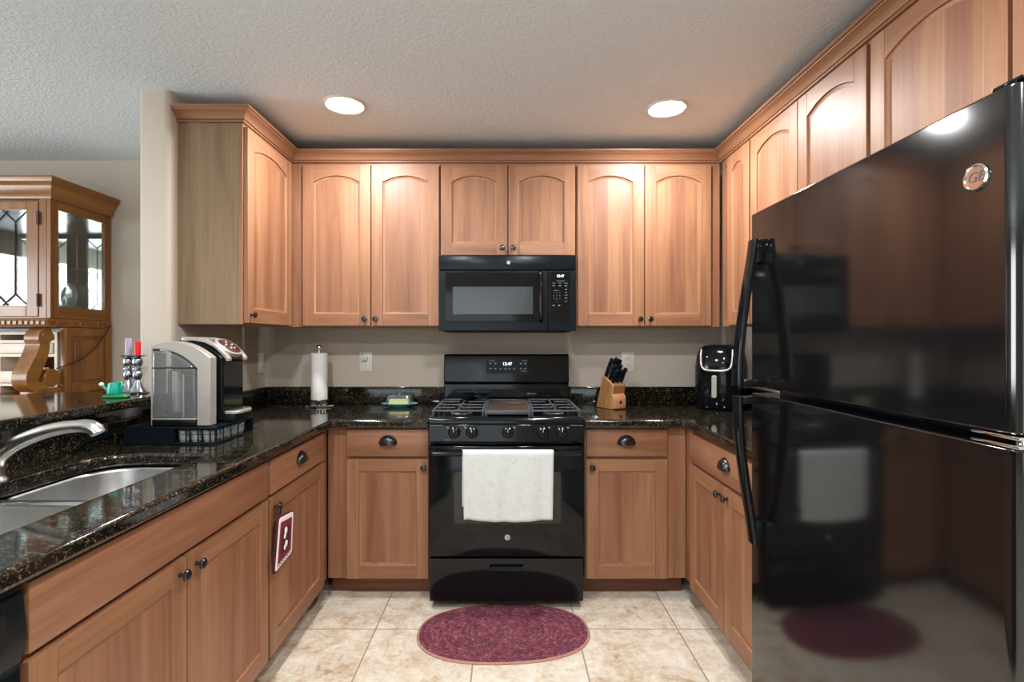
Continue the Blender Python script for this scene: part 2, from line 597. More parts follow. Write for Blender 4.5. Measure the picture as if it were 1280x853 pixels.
def rrect(x0, x1, y0, y1, r, n=6):
    """Rounded rectangle; r is one radius or four (x1y0, x1y1, x0y1, x0y0)."""
    r4 = r if isinstance(r, (list, tuple)) else [r] * 4
    out = []
    for (cx, cy, sx, sy, a0), rr in zip(((x1, y0, -1, 1, -90), (x1, y1, -1, -1, 0), (x0, y1, 1, -1, 90), (x0, y0, 1, 1, 180)), r4):
        for i in range(n + 1):
            a = R(a0 + 90 * i / n)
            out.append((cx + sx * rr + rr * math.cos(a), cy + sy * rr + rr * math.sin(a)))
    return out

def copy_tree(o, parent=None):
    c = o.copy()
    COL.objects.link(c)
    if parent is not None:
        c.parent = parent
    for ch in list(o.children):
        copy_tree(ch, c)
    return c

# ------------------------------------------------------------------ the setting
D, XL, XR, ZC = 3.21, -1.528, 1.528, 2.447
XW = -5.2          # far side of the dining area
YF = -3.2          # wall behind the camera
struct('floor', MB().box(XW, XR, YF, D, -0.1, 0, floor_m))
struct('ceiling', MB().box(XW, XR, YF, D, ZC, ZC + 0.1, ceiling_m))
struct('wall_back', MB().box(XW - 0.12, XR + 0.12, D, D + 0.12, -0.1, ZC + 0.1, wall_m))
struct('wall_right', MB().box(XR, XR + 0.12, YF - 0.12, D, -0.1, ZC + 0.1, wall_m))
wing = rrect(XL - 0.14, XL, 2.30, D, [0.022, 0.0001, 0.0001, 0.022], 6)
struct('wall_left', MB().prism(wing, 'xy', 0, ZC, wall_m))
struct('wall_peninsula', MB().box(XL - 0.14, XL, 0.25, 2.302, 0, 1.048, wall_m))
w = MB()
w.box(XW - 0.12, XW, YF - 0.12, -0.2, -0.1, ZC + 0.1, wall_m).box(XW - 0.12, XW, 1.4, D, -0.1, ZC + 0.1, wall_m)
w.box(XW - 0.12, XW, -0.2, 1.4, -0.1, 0.3, wall_m).box(XW - 0.12, XW, -0.2, 1.4, 2.2, ZC + 0.1, wall_m)
struct('wall_dining', w)
w = MB()
w.box(XW, -3.4, YF - 0.12, YF, -0.1, ZC + 0.1, wall_m).box(0.2, XR, YF - 0.12, YF, -0.1, ZC + 0.1, wall_m)
w.box(-3.4, 0.2, YF - 0.12, YF, 2.2, ZC + 0.1, wall_m).box(-3.4, 0.2, YF - 0.12, YF, -0.1, 0.0, wall_m)
struct('wall_front', w)
w = MB()
for a, b in ((-3.4, -3.34), (-1.63, -1.57), (0.14, 0.2)):
    w.box(a, b, YF - 0.09, YF - 0.03, 0, 2.2, white_plastic)
w.box(-3.4, 0.2, YF - 0.09, YF - 0.03, 2.14, 2.2, white_plastic).box(-3.4, 0.2, YF - 0.09, YF - 0.03, 0, 0.06, white_plastic)
dr = struct('unseen_door_1', w, 0.004)  # unseen patio door, added as the opening for the fill light
MB().box(-3.34, 0.14, YF - 0.065, YF - 0.06, 0.06, 2.14, glass).build('door_glass', sub=dr)
w = MB()
for a, b in ((-0.2, -0.14), (0.57, 0.63), (1.34, 1.4)):
    w.box(XW - 0.09, XW - 0.03, a, b, 0.3, 2.2, white_plastic)
w.box(XW - 0.09, XW - 0.03, -0.2, 1.4, 2.14, 2.2, white_plastic).box(XW - 0.09, XW - 0.03, -0.2, 1.4, 0.3, 0.36, white_plastic)
wn_ = struct('unseen_window_1', w, 0.004)  # unseen window, added so the hutch front catches glare
MB().box(XW - 0.065, XW - 0.06, -0.14, 1.34, 0.36, 2.14, glass).build('window_glass', sub=wn_)

# ------------------------------------------------------------------ recessed ceiling lamps
def downlight(x, y, label, group, watts=DOWNLIGHT_W):
    t = thing('recessed_downlight', label, 'ceiling light', (x, y, ZC), 0, group)
    MB().lathe([(0.074, -0.0005), (0.098, -0.0005), (0.098, -0.005), (0.090, -0.009), (0.078, -0.006), (0.074, -0.0005)], (x, y, ZC), white_plastic, 40).build('trim_ring', t)
    MB().lathe([(0.0, -0.016), (0.030, -0.015), (0.056, -0.011), (0.070, -0.006), (0.074, -0.001)], (x, y, ZC), lens_emit, 40).build('lamp_lens', t)
    l = area_light('downlight_beam', (x, y, ZC - 0.018), (0, 0, 0), 0.13, 0.13, watts, DOWN_COL, 'DISK', 178)
    return t
downlight(-0.776, 2.44, 'lit round recessed downlight in the ceiling above the left end of the kitchen', 'recessed downlights')
downlight(0.782, 2.475, 'lit round recessed downlight in the ceiling above the right end of the kitchen', 'recessed downlights')
for x, y, nm in ((-0.76, 0.95, 'over the sink'), (0.30, 0.95, 'over the aisle near the fridge'), (-0.76, -0.45, 'behind the viewpoint on the bar side'), (0.30, -0.45, 'behind the viewpoint on the fridge side')):
    downlight(x, y, 'round recessed downlight in the ceiling ' + nm, 'recessed downlights', DOWNLIGHT_W * 1.1)

# ------------------------------------------------------------------ cabinet parts
def door_mesh(x0, x1, z0, z1, arch=0.0, st=0.062, rb=0.068, rt=0.062, yf=-0.020, yb=-0.001):
    mb = MB()
    xi0, xi1, zi0 = x0 + st, x1 - st, z0 + rb
    mb.prism([(x0, z0), (xi0, z0), (xi0, z1), (x0, z1)], 'xz', yf, yb, wood_z)
    mb.prism([(xi1, z0), (x1, z0), (x1, z1), (xi1, z1)], 'xz', yf, yb, wood_z)
    mb.prism([(xi0, z0), (xi1, z0), (xi1, zi0), (xi0, zi0)], 'xz', yf, yb, wood_x)
    zt = z1 - rt - arch
    n = 14 if arch else 1
    arc = [(xi0 + (xi1 - xi0) * i / n, zt + arch * math.sin(math.pi * i / n) ** 0.8) for i in range(n + 1)] if arch else [(xi0, zt), (xi1, zt)]
    if arch:   # a segment of a circle
        hw = (xi1 - xi0) / 2
        rad = (hw * hw + arch * arch) / (2 * arch)
        cx, cz = (xi0 + xi1) / 2, zt + arch - rad
        arc = [(cx - hw + 2 * hw * i / n, cz + math.sqrt(max(0, rad * rad - (-hw + 2 * hw * i / n) ** 2))) for i in range(n + 1)]
    mb.prism(arc + [(xi1, z1), (xi0, z1)], 'xz', yf, yb, wood_x)
    opening = [(xi0, zi0), (xi1, zi0)] + arc[::-1]
    cx, cz = (xi0 + xi1) / 2, (zi0 + zt) / 2
    def inset(d):
        out = []
        for x, z in opening:
            xx = cx + (x - cx) * (1 - d / (xi1 - cx))
            out.append((xx, z + d if z < cz else z - d))
        return out
    k = len(opening)
    for d0, y0, d1, y1 in ((0.0, yf + 0.001, 0.002, yf + 0.0065), (0.002, yf + 0.0065, 0.012, yf + 0.0100)):
        a, b = inset(d0), inset(d1)
        vs = [(p[0], y0, p[1]) for p in a] + [(p[0], y1, p[1]) for p in b]
        mb.add(vs, [(i, (i + 1) % k, k + (i + 1) % k, k + i) for i in range(k)], wood_z)
    a = inset(0.011)
    mb.prism(a, 'xz', yf + 0.0100, yb, wood_p)
    return mb

KN = [(0.0062, 0), (0.0062, 0.004), (0.0048, 0.008), (0.0048, 0.012), (0.010, 0.015), (0.0155, 0.019), (0.0155, 0.0235), (0.012, 0.027), (0.0, 0.0285)]
def knob_mesh(x, z, y=-0.020):
    return MB().lathe([(r, -h) for r, h in KN], (x, y, z), knob_black, 20, 'y')

def cup_pull_mesh(x, z, y=-0.020, w=0.088, h=0.042, d=0.026):
    """Half-dome bin pull, open underneath, on a flat flange."""
    mb = MB()
    n, k = 18, 7
    vs, fs = [], []
    for j in range(k + 1):
        q = (math.pi / 2) * j / k
        for i in range(n + 1):
            a = math.pi * i / n
            vs.append((x + w / 2 * math.cos(a) * math.cos(q) ** 0.6 if j < k else x, y - d * math.sin(q), z - h * 0.35 + h * math.sin(a) * math.cos(q) ** 0.6 if j < k else z - h * 0.35))
    for j in range(k):
        for i in range(n):
            fs.append((j * (n + 1) + i, j * (n + 1) + i + 1, (j + 1) * (n + 1) + i + 1, (j + 1) * (n + 1) + i))
    mb.add(vs, fs, knob_black)
    pts = [(x + (w / 2 + 0.004) * math.cos(math.pi * i / n), z - h * 0.35 + (h + 0.004) * math.sin(math.pi * i / n)) for i in range(n + 1)]
    mb.prism(pts, 'xz', y - 0.0022, y, knob_black)
    # front lip that closes the cup down to its open underside
    lip = [(x - w / 2 + w * i / n, z - h * 0.35) for i in range(n + 1)]
    vs = []
    for px_, pz_ in lip:
        u = (px_ - x) / (w / 2)
        yy = y - d * math.sqrt(max(0, 1 - u * u)) - 0.0005
        vs += [(px_, yy, pz_ + 0.004), (px_, yy, pz_ - 0.003), (px_, yy + 0.003, pz_ - 0.003)]
    fs = []
    for i in range(n):
        for q in range(2):
            fs.append((i * 3 + q, (i + 1) * 3 + q, (i + 1) * 3 + q + 1, i * 3 + q + 1))
    mb.add(vs, fs, knob_black)
    return mb

def drawer_mesh(x0, x1, z0, z1):
    return MB().box(x0, x1, -0.020, -0.001, z0, z1, wood_x, 0.003)

def carcass(t, w_, dep, z0, z1, ml=None, mr=None, open_top=False):
    mb = MB()
    p = 0.016
    mb.box(0, p, 0.018, dep, z0, z1, ml or wood_z).box(w_ - p, w_, 0.018, dep, z0, z1, mr or wood_z)
    mb.box(p, w_ - p, 0.018, dep, z0, z0 + p, wood_in)
    if not open_top:
        mb.box(p, w_ - p, 0.018, dep, z1 - p, z1, wood_in)
        mb.box(p, w_ - p, 0.03, dep - 0.006, (z0 + z1) / 2 - 0.009, (z0 + z1) / 2 + 0.009, wood_in)
    mb.box(p, w_ - p, dep - 0.006, dep, z0 + p, z1 - p, wood_in)
    return mb.build('carcass', t)

def face_frame(t, w_, z0, z1, rails=(), mid=(), side=0.038):
    mb = MB()
    mb.box(0, side, 0, 0.018, z0, z1, wood_z).box(w_ - side, w_, 0, 0.018, z0, z1, wood_z)
    mb.box(side, w_ - side, 0, 0.018, z1 - 0.038, z1, wood_x).box(side, w_ - side, 0, 0.018, z0, z0 + 0.038, wood_x)
    for z in rails:
        mb.box(side, w_ - side, 0, 0.018, z - 0.016, z + 0.016, wood_x)
    for x in mid:
        mb.box(x - 0.02, x + 0.02, 0, 0.0175, z0 + 0.038, z1 - 0.038, wood_z)
    return mb.build('face_frame', t, bevel=0.0008)

def add_door(t, x0, x1, z0, z1, arch=0.0, knob=None, **kw):
    d = door_mesh(x0, x1, z0, z1, arch, **kw).build('door', t, bevel=0.0014)
    if knob:
        knob_mesh(*knob).build('knob', t, sub=d)
    return d

def add_drawer(t, x0, x1, z0, z1, pull=None):
    d = drawer_mesh(x0, x1, z0, z1).build('drawer', t)
    if pull:
        cup_pull_mesh(*pull).build('cup_pull', t, sub=d)
    return d

# ------------------------------------------------------------------ wall cabinets
ZU0, ZU1 = 1.388, 2.322
YU = 2.90          # face frames of the back run
XU = 1.225         # face frames of the side runs
UP = 'arched wooden wall cabinets'

def upper(name_label, loc, rot, w_, z0, doors, dep=0.30, mid=(), fill=None, ml=None, mr=None):
    t = thing('wall_cabinet', name_label, 'cabinet', loc, rot, UP, local=True)
    h = ZU1 - z0
    carcass(t, w_, dep, 0, h, ml, mr)
    face_frame(t, w_, 0, h, mid=mid)
    for x0, x1, kx in doors:
        add_door(t, x0, x1, 0.006, h - 0.014, 0.036 if (x1 - x0) > 0.3 else 0.030, (kx, 0.045) if kx is not None else None)
    if fill:
        MB().box(fill[0], fill[1], 0.0, 0.018, 0.0, h, wood_z).build('filler_strip', t, bevel=0.001)
    return t

def X3(px, d=2.88):
    return (px - 633) * d / 635

# back run, left of the microwave
x0, x1 = X3(372), X3(549.5)
upper('tall two-door wooden wall cabinet between the left corner and the microwave', (x0, YU, ZU0), 0, x1 - x0, ZU0,
      [(X3(378) - x0, X3(463) - x0, X3(456.5) - x0), (X3(464.5) - x0, X3(548.6) - x0, X3(470) - x0)], mid=((x1 - x0) / 2 + 0.01,), fill=(-0.050, -0.001))
# over the microwave
x0, x1 = X3(550), X3(720)
upper('short two-door wooden wall cabinet directly above the black microwave', (x0, YU, 1.79), 0, x1 - x0, 1.79,
      [(X3(551) - x0, X3(634) - x0, X3(628) - x0), (X3(635.6) - x0, X3(719) - x0, X3(641.5) - x0)], mid=((x1 - x0) / 2,))
# right of the microwave
x0, x1 = X3(720.6), X3(890)
upper('tall two-door wooden wall cabinet between the microwave and the right corner', (x0, YU, ZU0), 0, x1 - x0, ZU0,
      [(X3(722) - x0, X3(805) - x0, X3(799.5) - x0), (X3(806.5) - x0, X3(889) - x0, X3(812.5) - x0)], mid=((x1 - x0) / 2,), fill=(x1 - x0 + 0.001, x1 - x0 + 0.052))
# left side run: rot +90, local x runs away from the camera
upper('single-door wooden wall cabinet with grey-brown end panel beside the wing wall', (-XU, 2.36, ZU0), 90, 0.52, ZU0,
      [(0.008, 0.492, 0.034)], ml=veneer)
# right side run: rot -90, local x runs towards the camera
upper('narrow single-door wooden wall cabinet in the right corner, left of the fridge', (XU, 2.88, ZU0), -90, 0.362, ZU0, [(0.10, 0.355, None)])
upper('tall two-door wooden wall cabinet on the right wall, far side of the fridge', (XU, 2.516, ZU0), -90, 0.822, ZU0,
      [(0.005, 0.410, 0.375), (0.415, 0.815, 0.45)], mid=(0.4125,))
upper('two-door wooden wall cabinet mounted directly over the fridge', (XU, 1.690, 1.80), -90, 0.92, 1.80,
      [(0.008, 0.468, 0.44), (0.480, 0.912, 0.51)], mid=(0.474,))

# crown moulding swept along the three runs
def crown():
    path = [Vector((XL + 0.001, 2.36)), Vector((-XU, 2.36)), Vector((-XU, YU)), Vector((XU, YU)), Vector((XU, 0.77))]
    prof = [(0.0, 2.3235), (0.006, 2.3235), (0.010, 2.326), (0.010, 2.333), (0.006, 2.336), (0.012, 2.338), (0.018, 2.350), (0.030, 2.363), (0.044, 2.370), (0.046, 2.3745), (0.052, 2.375), (0.055, 2.379), (0.055, 2.387), (0.0, 2.387)]
    prof = [(p + 0.0005, z) for p, z in prof]
    mb = MB()
    k = len(path)
    rings = []
    for i in range(k):
        nrm = []
        for a, b in ((i - 1, i), (i, i + 1)):
            if 0 <= a and b < k:
                d = (path[b] - path[a]).normalized()
                nrm.append(Vector((d.y, -d.x)))
        off = nrm[0] if len(nrm) == 1 else nrm[0] + nrm[1]
        rings.append([(path[i].x + off.x * p, path[i].y + off.y * p, z) for p, z in prof])
    mats = [wood_x, wood_y, wood_x, wood_y]
    m = len(prof)
    for i in range(k - 1):
        mb.add(rings[i] + rings[i + 1], [(j, (j + 1) % m, m + (j + 1) % m, m + j) for j in range(m)] + [tuple(range(m)), tuple(range(2 * m - 1, m - 1, -1))], mats[i])
    o = mb.build('crown_molding', angle=25)
    tag(o, 'stepped wooden crown moulding along the tops of the wall cabinets', 'crown moulding', kind='thing')
crown()

# ------------------------------------------------------------------ base cabinets
YB, XB = 2.60, 0.918
ZD0, ZD1, ZW0, ZW1 = 0.100, 0.708, 0.722, 0.858
LOW = 'wooden base cabinets'
def base(label, loc, rot, w_, drawers, doors, mid=(), fill=None, dep=0.59, false=(), open_top=False):
    t = thing('base_cabinet', label, 'cabinet', loc, rot, LOW, local=True)
    carcass(t, w_, dep, 0.095, 0.868, open_top=open_top)
    face_frame(t, w_, 0.095, 0.868, rails=(0.715,), mid=mid)
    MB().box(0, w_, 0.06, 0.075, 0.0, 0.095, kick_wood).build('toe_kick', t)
    for x0, x1, px_ in drawers:
        add_drawer(t, x0, x1, ZW0, ZW1, (px_, 0.800) if px_ is not None else None)
    for x0, x1 in false:
        drawer_mesh(x0, x1, ZW0, ZW1).build('false_front', t)
    for x0, x1, kx in doors:
        add_door(t, x0, x1, ZD0, ZD1, 0.0, (kx, 0.668) if kx is not None else None)
    if fill:
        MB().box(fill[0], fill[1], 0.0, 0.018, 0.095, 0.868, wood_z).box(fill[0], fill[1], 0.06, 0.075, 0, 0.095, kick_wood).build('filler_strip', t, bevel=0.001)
    return t
def X2(px, d=2.58):
    return (px - 633) * d / 635
x0, x1 = X2(431.5), X2(537)
base('wooden base cabinet with one drawer and one door left of the range', (x0, YB, 0), 0, x1 - x0,
     [(X2(433) - x0, X2(535.5) - x0, X2(485) - x0)], [(X2(433) - x0, X2(535.5) - x0, X2(530) - x0)], fill=(-0.094, -0.001))
x0, x1 = X2(731.5), X2(836)
base('wooden base cabinet with one drawer and one door right of the range', (x0, YB, 0), 0, x1 - x0,
     [(X2(733) - x0, X2(834.5) - x0, X2(783) - x0)], [(X2(733) - x0, X2(834.5) - x0, X2(740) - x0)], fill=(x1 - x0 + 0.001, x1 - x0 + 0.0925))
# left run: local x = y - y0
y0 = 1.928
base('wooden base cabinet with drawer and door at the left corner, pot holder on its knob', (-XB, y0, 0), 90, 0.59,
     [(0.008, 0.580, 2.22 - y0)], [(0.008, 0.580, 0.038)], fill=(0.591, 0.668))
y0 = 0.950
base('wide wooden sink base cabinet with two doors under the stainless sink', (-XB, y0, 0), 90, 0.974,
     [], [(0.006, 0.4775, 0.445), (0.4835, 0.967, 0.519)], mid=(0.4805,), false=[(0.006, 0.967)], open_top=True)
# right run: local x = y0 - y
y0 = 2.50
base('wooden base cabinet with one wide drawer and two doors beside the fridge', (XB, y0, 0), -90, 0.84,
     [(0.008, 0.83, y0 - 2.085)], [(0.008, 0.400, 0.368), (0.406, 0.83, 0.438)], mid=(0.403,), fill=(-0.097, -0.001))

# ------------------------------------------------------------------ granite
ZG0, ZG1 = 0.872, 0.914
SX0, SX1, SY0, SY1 = -1.408, -1.045, 0.985, 1.785
def slab(outer, hole, z0, z1):
    bm = bmesh.new()
    loops = [outer] + ([hole] if hole else [])
    for lp in loops:
        vs = [bm.verts.new((p[0], p[1], z1)) for p in lp]
        for i in range(len(vs)):
            bm.edges.new((vs[i], vs[(i + 1) % len(vs)]))
    bmesh.ops.triangle_fill(bm, use_beauty=True, use_dissolve=False, edges=bm.edges[:])
    for f in bm.faces:
        if f.normal.z < 0:
            f.normal_flip()
    r = bmesh.ops.extrude_face_region(bm, geom=bm.faces[:])
    for e in r['geom']:
        if isinstance(e, bmesh.types.BMVert):
            e.co.z = z0
    return MB().add_bm(bm, granite)
sink_hole = rrect(SX0, SX1, SY0, SY1, [0.03, 0.03, 0.13, 0.05], 8)
XCF = 0.872
t = thing('granite_countertop', 'dark speckled granite countertop along the sink side, left of the range', 'countertop', (-1.2, 1.6, ZG0), 0, 'granite countertops')
outer = [(XL + 0.002, 0.30), (-XCF, 0.30), (-XCF, 2.545), (-0.386, 2.545), (-0.386, D - 0.002), (XL + 0.002, D - 0.002)]
slab(outer, sink_hole, ZG0, ZG1).build('slab', t, bevel=0.011, seg=4)
mb = MB()
mb.box(XL + 0.001, XL + 0.020, 2.303, D - 0.001, ZG1, 1.020, granite, 0.003)
mb.box(XL + 0.021, -0.386, D - 0.021, D - 0.001, ZG1, 1.020, granite, 0.003)
mb.box(XL + 0.001, XL + 0.020, 0.30, 2.302, ZG1, 1.047, granite, 0.001)
mb.build('backsplash', t)
t = thing('granite_countertop', 'dark speckled granite countertop in the right corner between range and fridge', 'countertop', (1.2, 2.8, ZG0), 0, 'granite countertops')
outer = [(0.386, 2.545), (XCF + 0.02, 2.545), (XCF + 0.02, 1.655), (XR - 0.002, 1.655), (XR - 0.002, D - 0.002), (0.386, D - 0.002)]
slab(outer, None, ZG0, ZG1).build('slab', t, bevel=0.011, seg=4)
MB().box(0.386, XR - 0.022, D - 0.021, D - 0.001, ZG1, 1.020, granite, 0.003).box(XR - 0.021, XR - 0.001, 1.66, D - 0.001, ZG1, 1.020, granite, 0.003).build('backsplash', t)
bar = [(-2.06, 0.28), (-1.462, 0.28), (-1.462, 2.296), (-2.06, 2.296)]
o = slab(bar, None, 1.0485, 1.082).build('granite_bar_top', bevel=0.010, seg=4)
tag(o, 'raised granite bar top on the half wall behind the sink', 'countertop')

# ------------------------------------------------------------------ sink and faucet
t = thing('undermount_sink', 'stainless double-bowl sink set under the granite', 'sink', ((SX0 + SX1) / 2, (SY0 + SY1) / 2, 0.70))
def bowl(x0, x1, y0, y1, r, zt, zb, name):
    mb = MB()
    loops = []
    for dz, ins in ((0, 0.0), (0.01, 0.002), (0.13, 0.008), (zt - zb - 0.02, 0.016), (zt - zb - 0.006, 0.03), (zt - zb, 0.05)):
        rr = [max(0.012, q) for q in r]
        loops.append([(p[0], p[1], zt - dz) for p in rrect(x0 + ins, x1 - ins, y0 + ins, y1 - ins, rr, 8)])
    mb.loft(loops, steel, False, True)
    o = mb.build(name, t, solid=0.0015)
    cx, cy = (x0 + x1) / 2, (y0 + y1) / 2
    MB().lathe([(0.0, zb + 0.004), (0.02, zb + 0.003), (0.043, zb + 0.006), (0.045, zb + 0.002)], (cx, cy, 0), chrome, 28).build('drain', t, sub=o)
bowl(SX0 - 0.004, SX1 + 0.004, 1.42, SY1 + 0.004, [0.03, 0.03, 0.13, 0.03], 0.866, 0.70, 'far_bowl')
bowl(SX0 - 0.004, SX1 + 0.004, SY0 - 0.004, 1.395, [0.03, 0.03, 0.03, 0.05], 0.866, 0.70, 'near_bowl')
MB().box(SX0 - 0.003, SX1 + 0.003, 1.394, 1.421, 0.855, 0.868, steel, 0.005, 3).build('divider', t)

t = thing('kitchen_faucet', 'brushed nickel faucet with arched pull-out spout behind the sink', 'faucet', (-1.445, 1.43, ZG1))
bx, by = -1.442, 1.430
MB().lathe([(0.0, 0.0005), (0.030, 0.0005), (0.031, 0.006), (0.026, 0.014), (0.024, 0.02), (0.024, 0.045), (0.0, 0.046)], (bx, by, ZG1), nickel, 32).build('base', t)
ctl = [(-1.446, 0.935), (-1.442, 0.962), (-1.428, 0.986), (-1.395, 1.013), (-1.351, 1.036), (-1.300, 1.055), (-1.250, 1.067), (-1.205, 1.072)]
path = []
for i in range(len(ctl) - 1):
    q0, q1, q2, q3 = [Vector(ctl[min(max(k, 0), len(ctl) - 1)]) for k in (i - 1, i, i + 1, i + 2)]
    for k in range(4):
        u = k / 4
        v = 0.5 * ((2 * q1) + (q2 - q0) * u + (2 * q0 - 5 * q1 + 4 * q2 - q3) * u * u + (3 * q1 - q0 - 3 * q2 + q3) * u ** 3)
        path.append((v.x, by, v.y))
path.append((ctl[-1][0], by, ctl[-1][1]))
rad = [0.0245 - 0.0075 * i / (len(path) - 1) for i in range(len(path))]
MB().tube(path[:15], rad[:15], nickel, 20).build('spout', t)
MB().tube(path[14:], [r + 0.0005 for r in rad[14:]], nickel, 20).build('spout_sleeve', t)
ex, ez = path[-1][0], path[-1][2]
hp = [(ex - 0.004, by, ez), (ex + 0.018, by, ez + 0.001), (ex + 0.036, by, ez - 0.003), (ex + 0.050, by, ez - 0.010), (ex + 0.056, by, ez - 0.020)]
MB().tube(hp, [0.0178, 0.019, 0.020, 0.0195, 0.018], nickel, 20).build('spray_head', t)
MB().tube([(bx, by - 0.02, ZG1 + 0.032), (bx - 0.004, by - 0.05, ZG1 + 0.05), (bx - 0.01, by - 0.09, ZG1 + 0.095)], [0.009, 0.008, 0.006], nickel, 12).build('lever', t)

# ------------------------------------------------------------------ gas range
t = thing('gas_range', 'black freestanding gas range with five knobs and a centre griddle', 'range', (0, 2.85, 0))
RW = 0.378
mb = MB()
mb.box(-RW, RW, 2.53, 3.13, 0.055, 0.905, black_satin, 0.004)
mb.box(-RW + 0.02, RW - 0.02, 2.60, 3.10, 0.03, 0.056, black_matte)
mb.build('body', t)
for sx in (-1, 1):
    for yy in (2.58, 3.08):
        MB().cyl((sx * (RW - 0.05), yy, 0), 0.016, 0.056, charcoal, n=16).build('leg', t)
# cooktop tray with rounded front lip
mb = MB()
mb.prism([(2.475, 0.905), (2.475, 0.926), (2.482, 0.936), (2.50, 0.938), (2.515, 0.932), (3.06, 0.932), (3.13, 0.935), (3.13, 0.905)], 'yz', -RW, RW, black_gloss)
mb.build('cooktop', t, bevel=0.003)
# sloped control panel
mb = MB().prism([(2.470, 0.812), (2.464, 0.820), (2.472, 0.900), (2.478, 0.905), (2.54, 0.905), (2.54, 0.812)], 'yz', -RW, RW, black_gloss)
cp = mb.build('control_panel', t, bevel=0.003)
for side, xs in ((-1, (-0.372, -0.31)), (1, (0.31, 0.372))):
    MB().box(xs[0], xs[1], 2.4705, 2.4725, 0.897, 0.899, print_grey).build('trim_line', t, sub=cp)
for kx in (-0.253, -0.167, 0.007, 0.176, 0.267):
    kz = 0.866
    mb = MB()
    mb.lathe([(0.0305, 0.0), (0.0305, -0.005), (0.027, -0.007), (0.025, -0.010)], (kx, 2.4685, kz), black_satin, 32, 'y')
    mb.lathe([(0.026, -0.007), (0.0245, -0.028), (0.022, -0.031), (0.0, -0.0315)], (kx, 2.4685, kz), black_gloss, 32, 'y')
    mb.box(kx - 0.0055, kx + 0.0055, 2.427, 2.440, kz - 0.023, kz + 0.023, black_gloss, 0.003)
    k = mb.build('knob', t)
    MB().box(kx - 0.0012, kx + 0.0012, 2.4262, 2.4272, kz + 0.006, kz + 0.021, print_white).build('pointer', t, sub=k)
    MB().box(kx - 0.037 if kx < 0 else kx + 0.027, kx - 0.027 if kx < 0 else kx + 0.037, 2.468, 2.4698, kz + 0.018, kz + 0.026, print_grey).build('burner_mark', t, sub=cp)
text_part('panel_print', 'LIGHT', 0.009, print_grey, t, (-0.285, 2.4646, 0.829), (R(90), 0, 0), sub=cp)
# griddle in the middle
GZ = 0.968
mb = MB()
mb.prism(rrect(-0.105, 0.118, 2.512, 2.985, 0.012), 'xy', GZ - 0.016, GZ - 0.006, griddle_m)
mb.box(-0.108, -0.098, 2.505, 2.99, GZ - 0.030, GZ, grey_iron, 0.003).box(0.111, 0.121, 2.505, 2.99, GZ - 0.030, GZ, grey_iron, 0.003)
mb.box(-0.104, 0.117, 2.505, 2.515, GZ - 0.022, GZ - 0.002, grey_iron, 0.003).box(-0.104, 0.117, 2.98, 2.99, GZ - 0.022, GZ - 0.002, grey_iron, 0.003)
for xx in (-0.10, 0.113):
    for yy in (2.515, 2.98):
        mb.box(xx - 0.005, xx + 0.005, yy - 0.005, yy + 0.005, 0.931, GZ - 0.018, grey_iron)
mb.build('griddle', t)
def burner(x, y, r):
    mb = MB()
    mb.lathe([(r * 1.25, 0.0), (r * 1.2, 0.006), (r * 0.95, 0.010), (r * 0.95, 0.014), (r * 1.0, 0.016), (r * 0.9, 0.022), (0, 0.023)], (x, y, 0.9315), black_matte, 28)
    mb.lathe([(r * 1.26, 0.0), (r * 1.3, 0.004), (r * 1.05, 0.009), (r * 1.0, 0.0085)], (x, y, 0.9318), steel, 28)
    return mb.build('burner', t)
for x, y, r in ((-0.235, 2.64, 0.042), (-0.235, 2.88, 0.036), (0.245, 2.64, 0.042), (0.245, 2.88, 0.034)):
    burner(x, y, r)
def grate(x0, x1):
    y0, y1 = 2.503, 2.99
    mb = MB()
    b = 0.0055
    for a in (x0, x1):
        mb.box(a - b, a + b, y0, y1, GZ - 0.014, GZ, grey_iron, 0.002)
    cx = (x0 + x1) / 2
    for a in (y0 + b, (y0 + y1) / 2, y1 - b):
        mb.box(x0, x1, a - b, a + b, GZ - 0.008, GZ, grey_iron, 0.002)
    for u in (0.25, 0.75):
        yy = y0 + (y1 - y0) * u
        g = 0.024 if u in (0.25, 0.75) else 0.0
        for xa, xb in (((x0, cx - g), (cx + g, x1)) if g else ((x0, x1),)):
            mb.box(xa, xb, yy - 0.006, yy + 0.006, GZ - 0.006, GZ, grey_iron, 0.0015)
    for cy in (y0 + (y1 - y0) * 0.25, y0 + (y1 - y0) * 0.75):
        for sa, sb in ((-0.118, -0.024), (0.024, 0.118)):
            mb.box(cx - 0.0045, cx + 0.0045, cy + sa, cy + sb, GZ - 0.007, GZ, grey_iron, 0.0015)
    for a in (x0, x1):
        for yy in (y0 + 0.02, (y0 + y1) / 2, y1 - 0.02):
            mb.box(a - b, a + b, yy - 0.012, yy + 0.012, 0.9315, GZ - 0.012, grey_iron, 0.002)
    return mb.build('grate', t)
grate(-0.362, -0.116)
grate(0.129, 0.362)
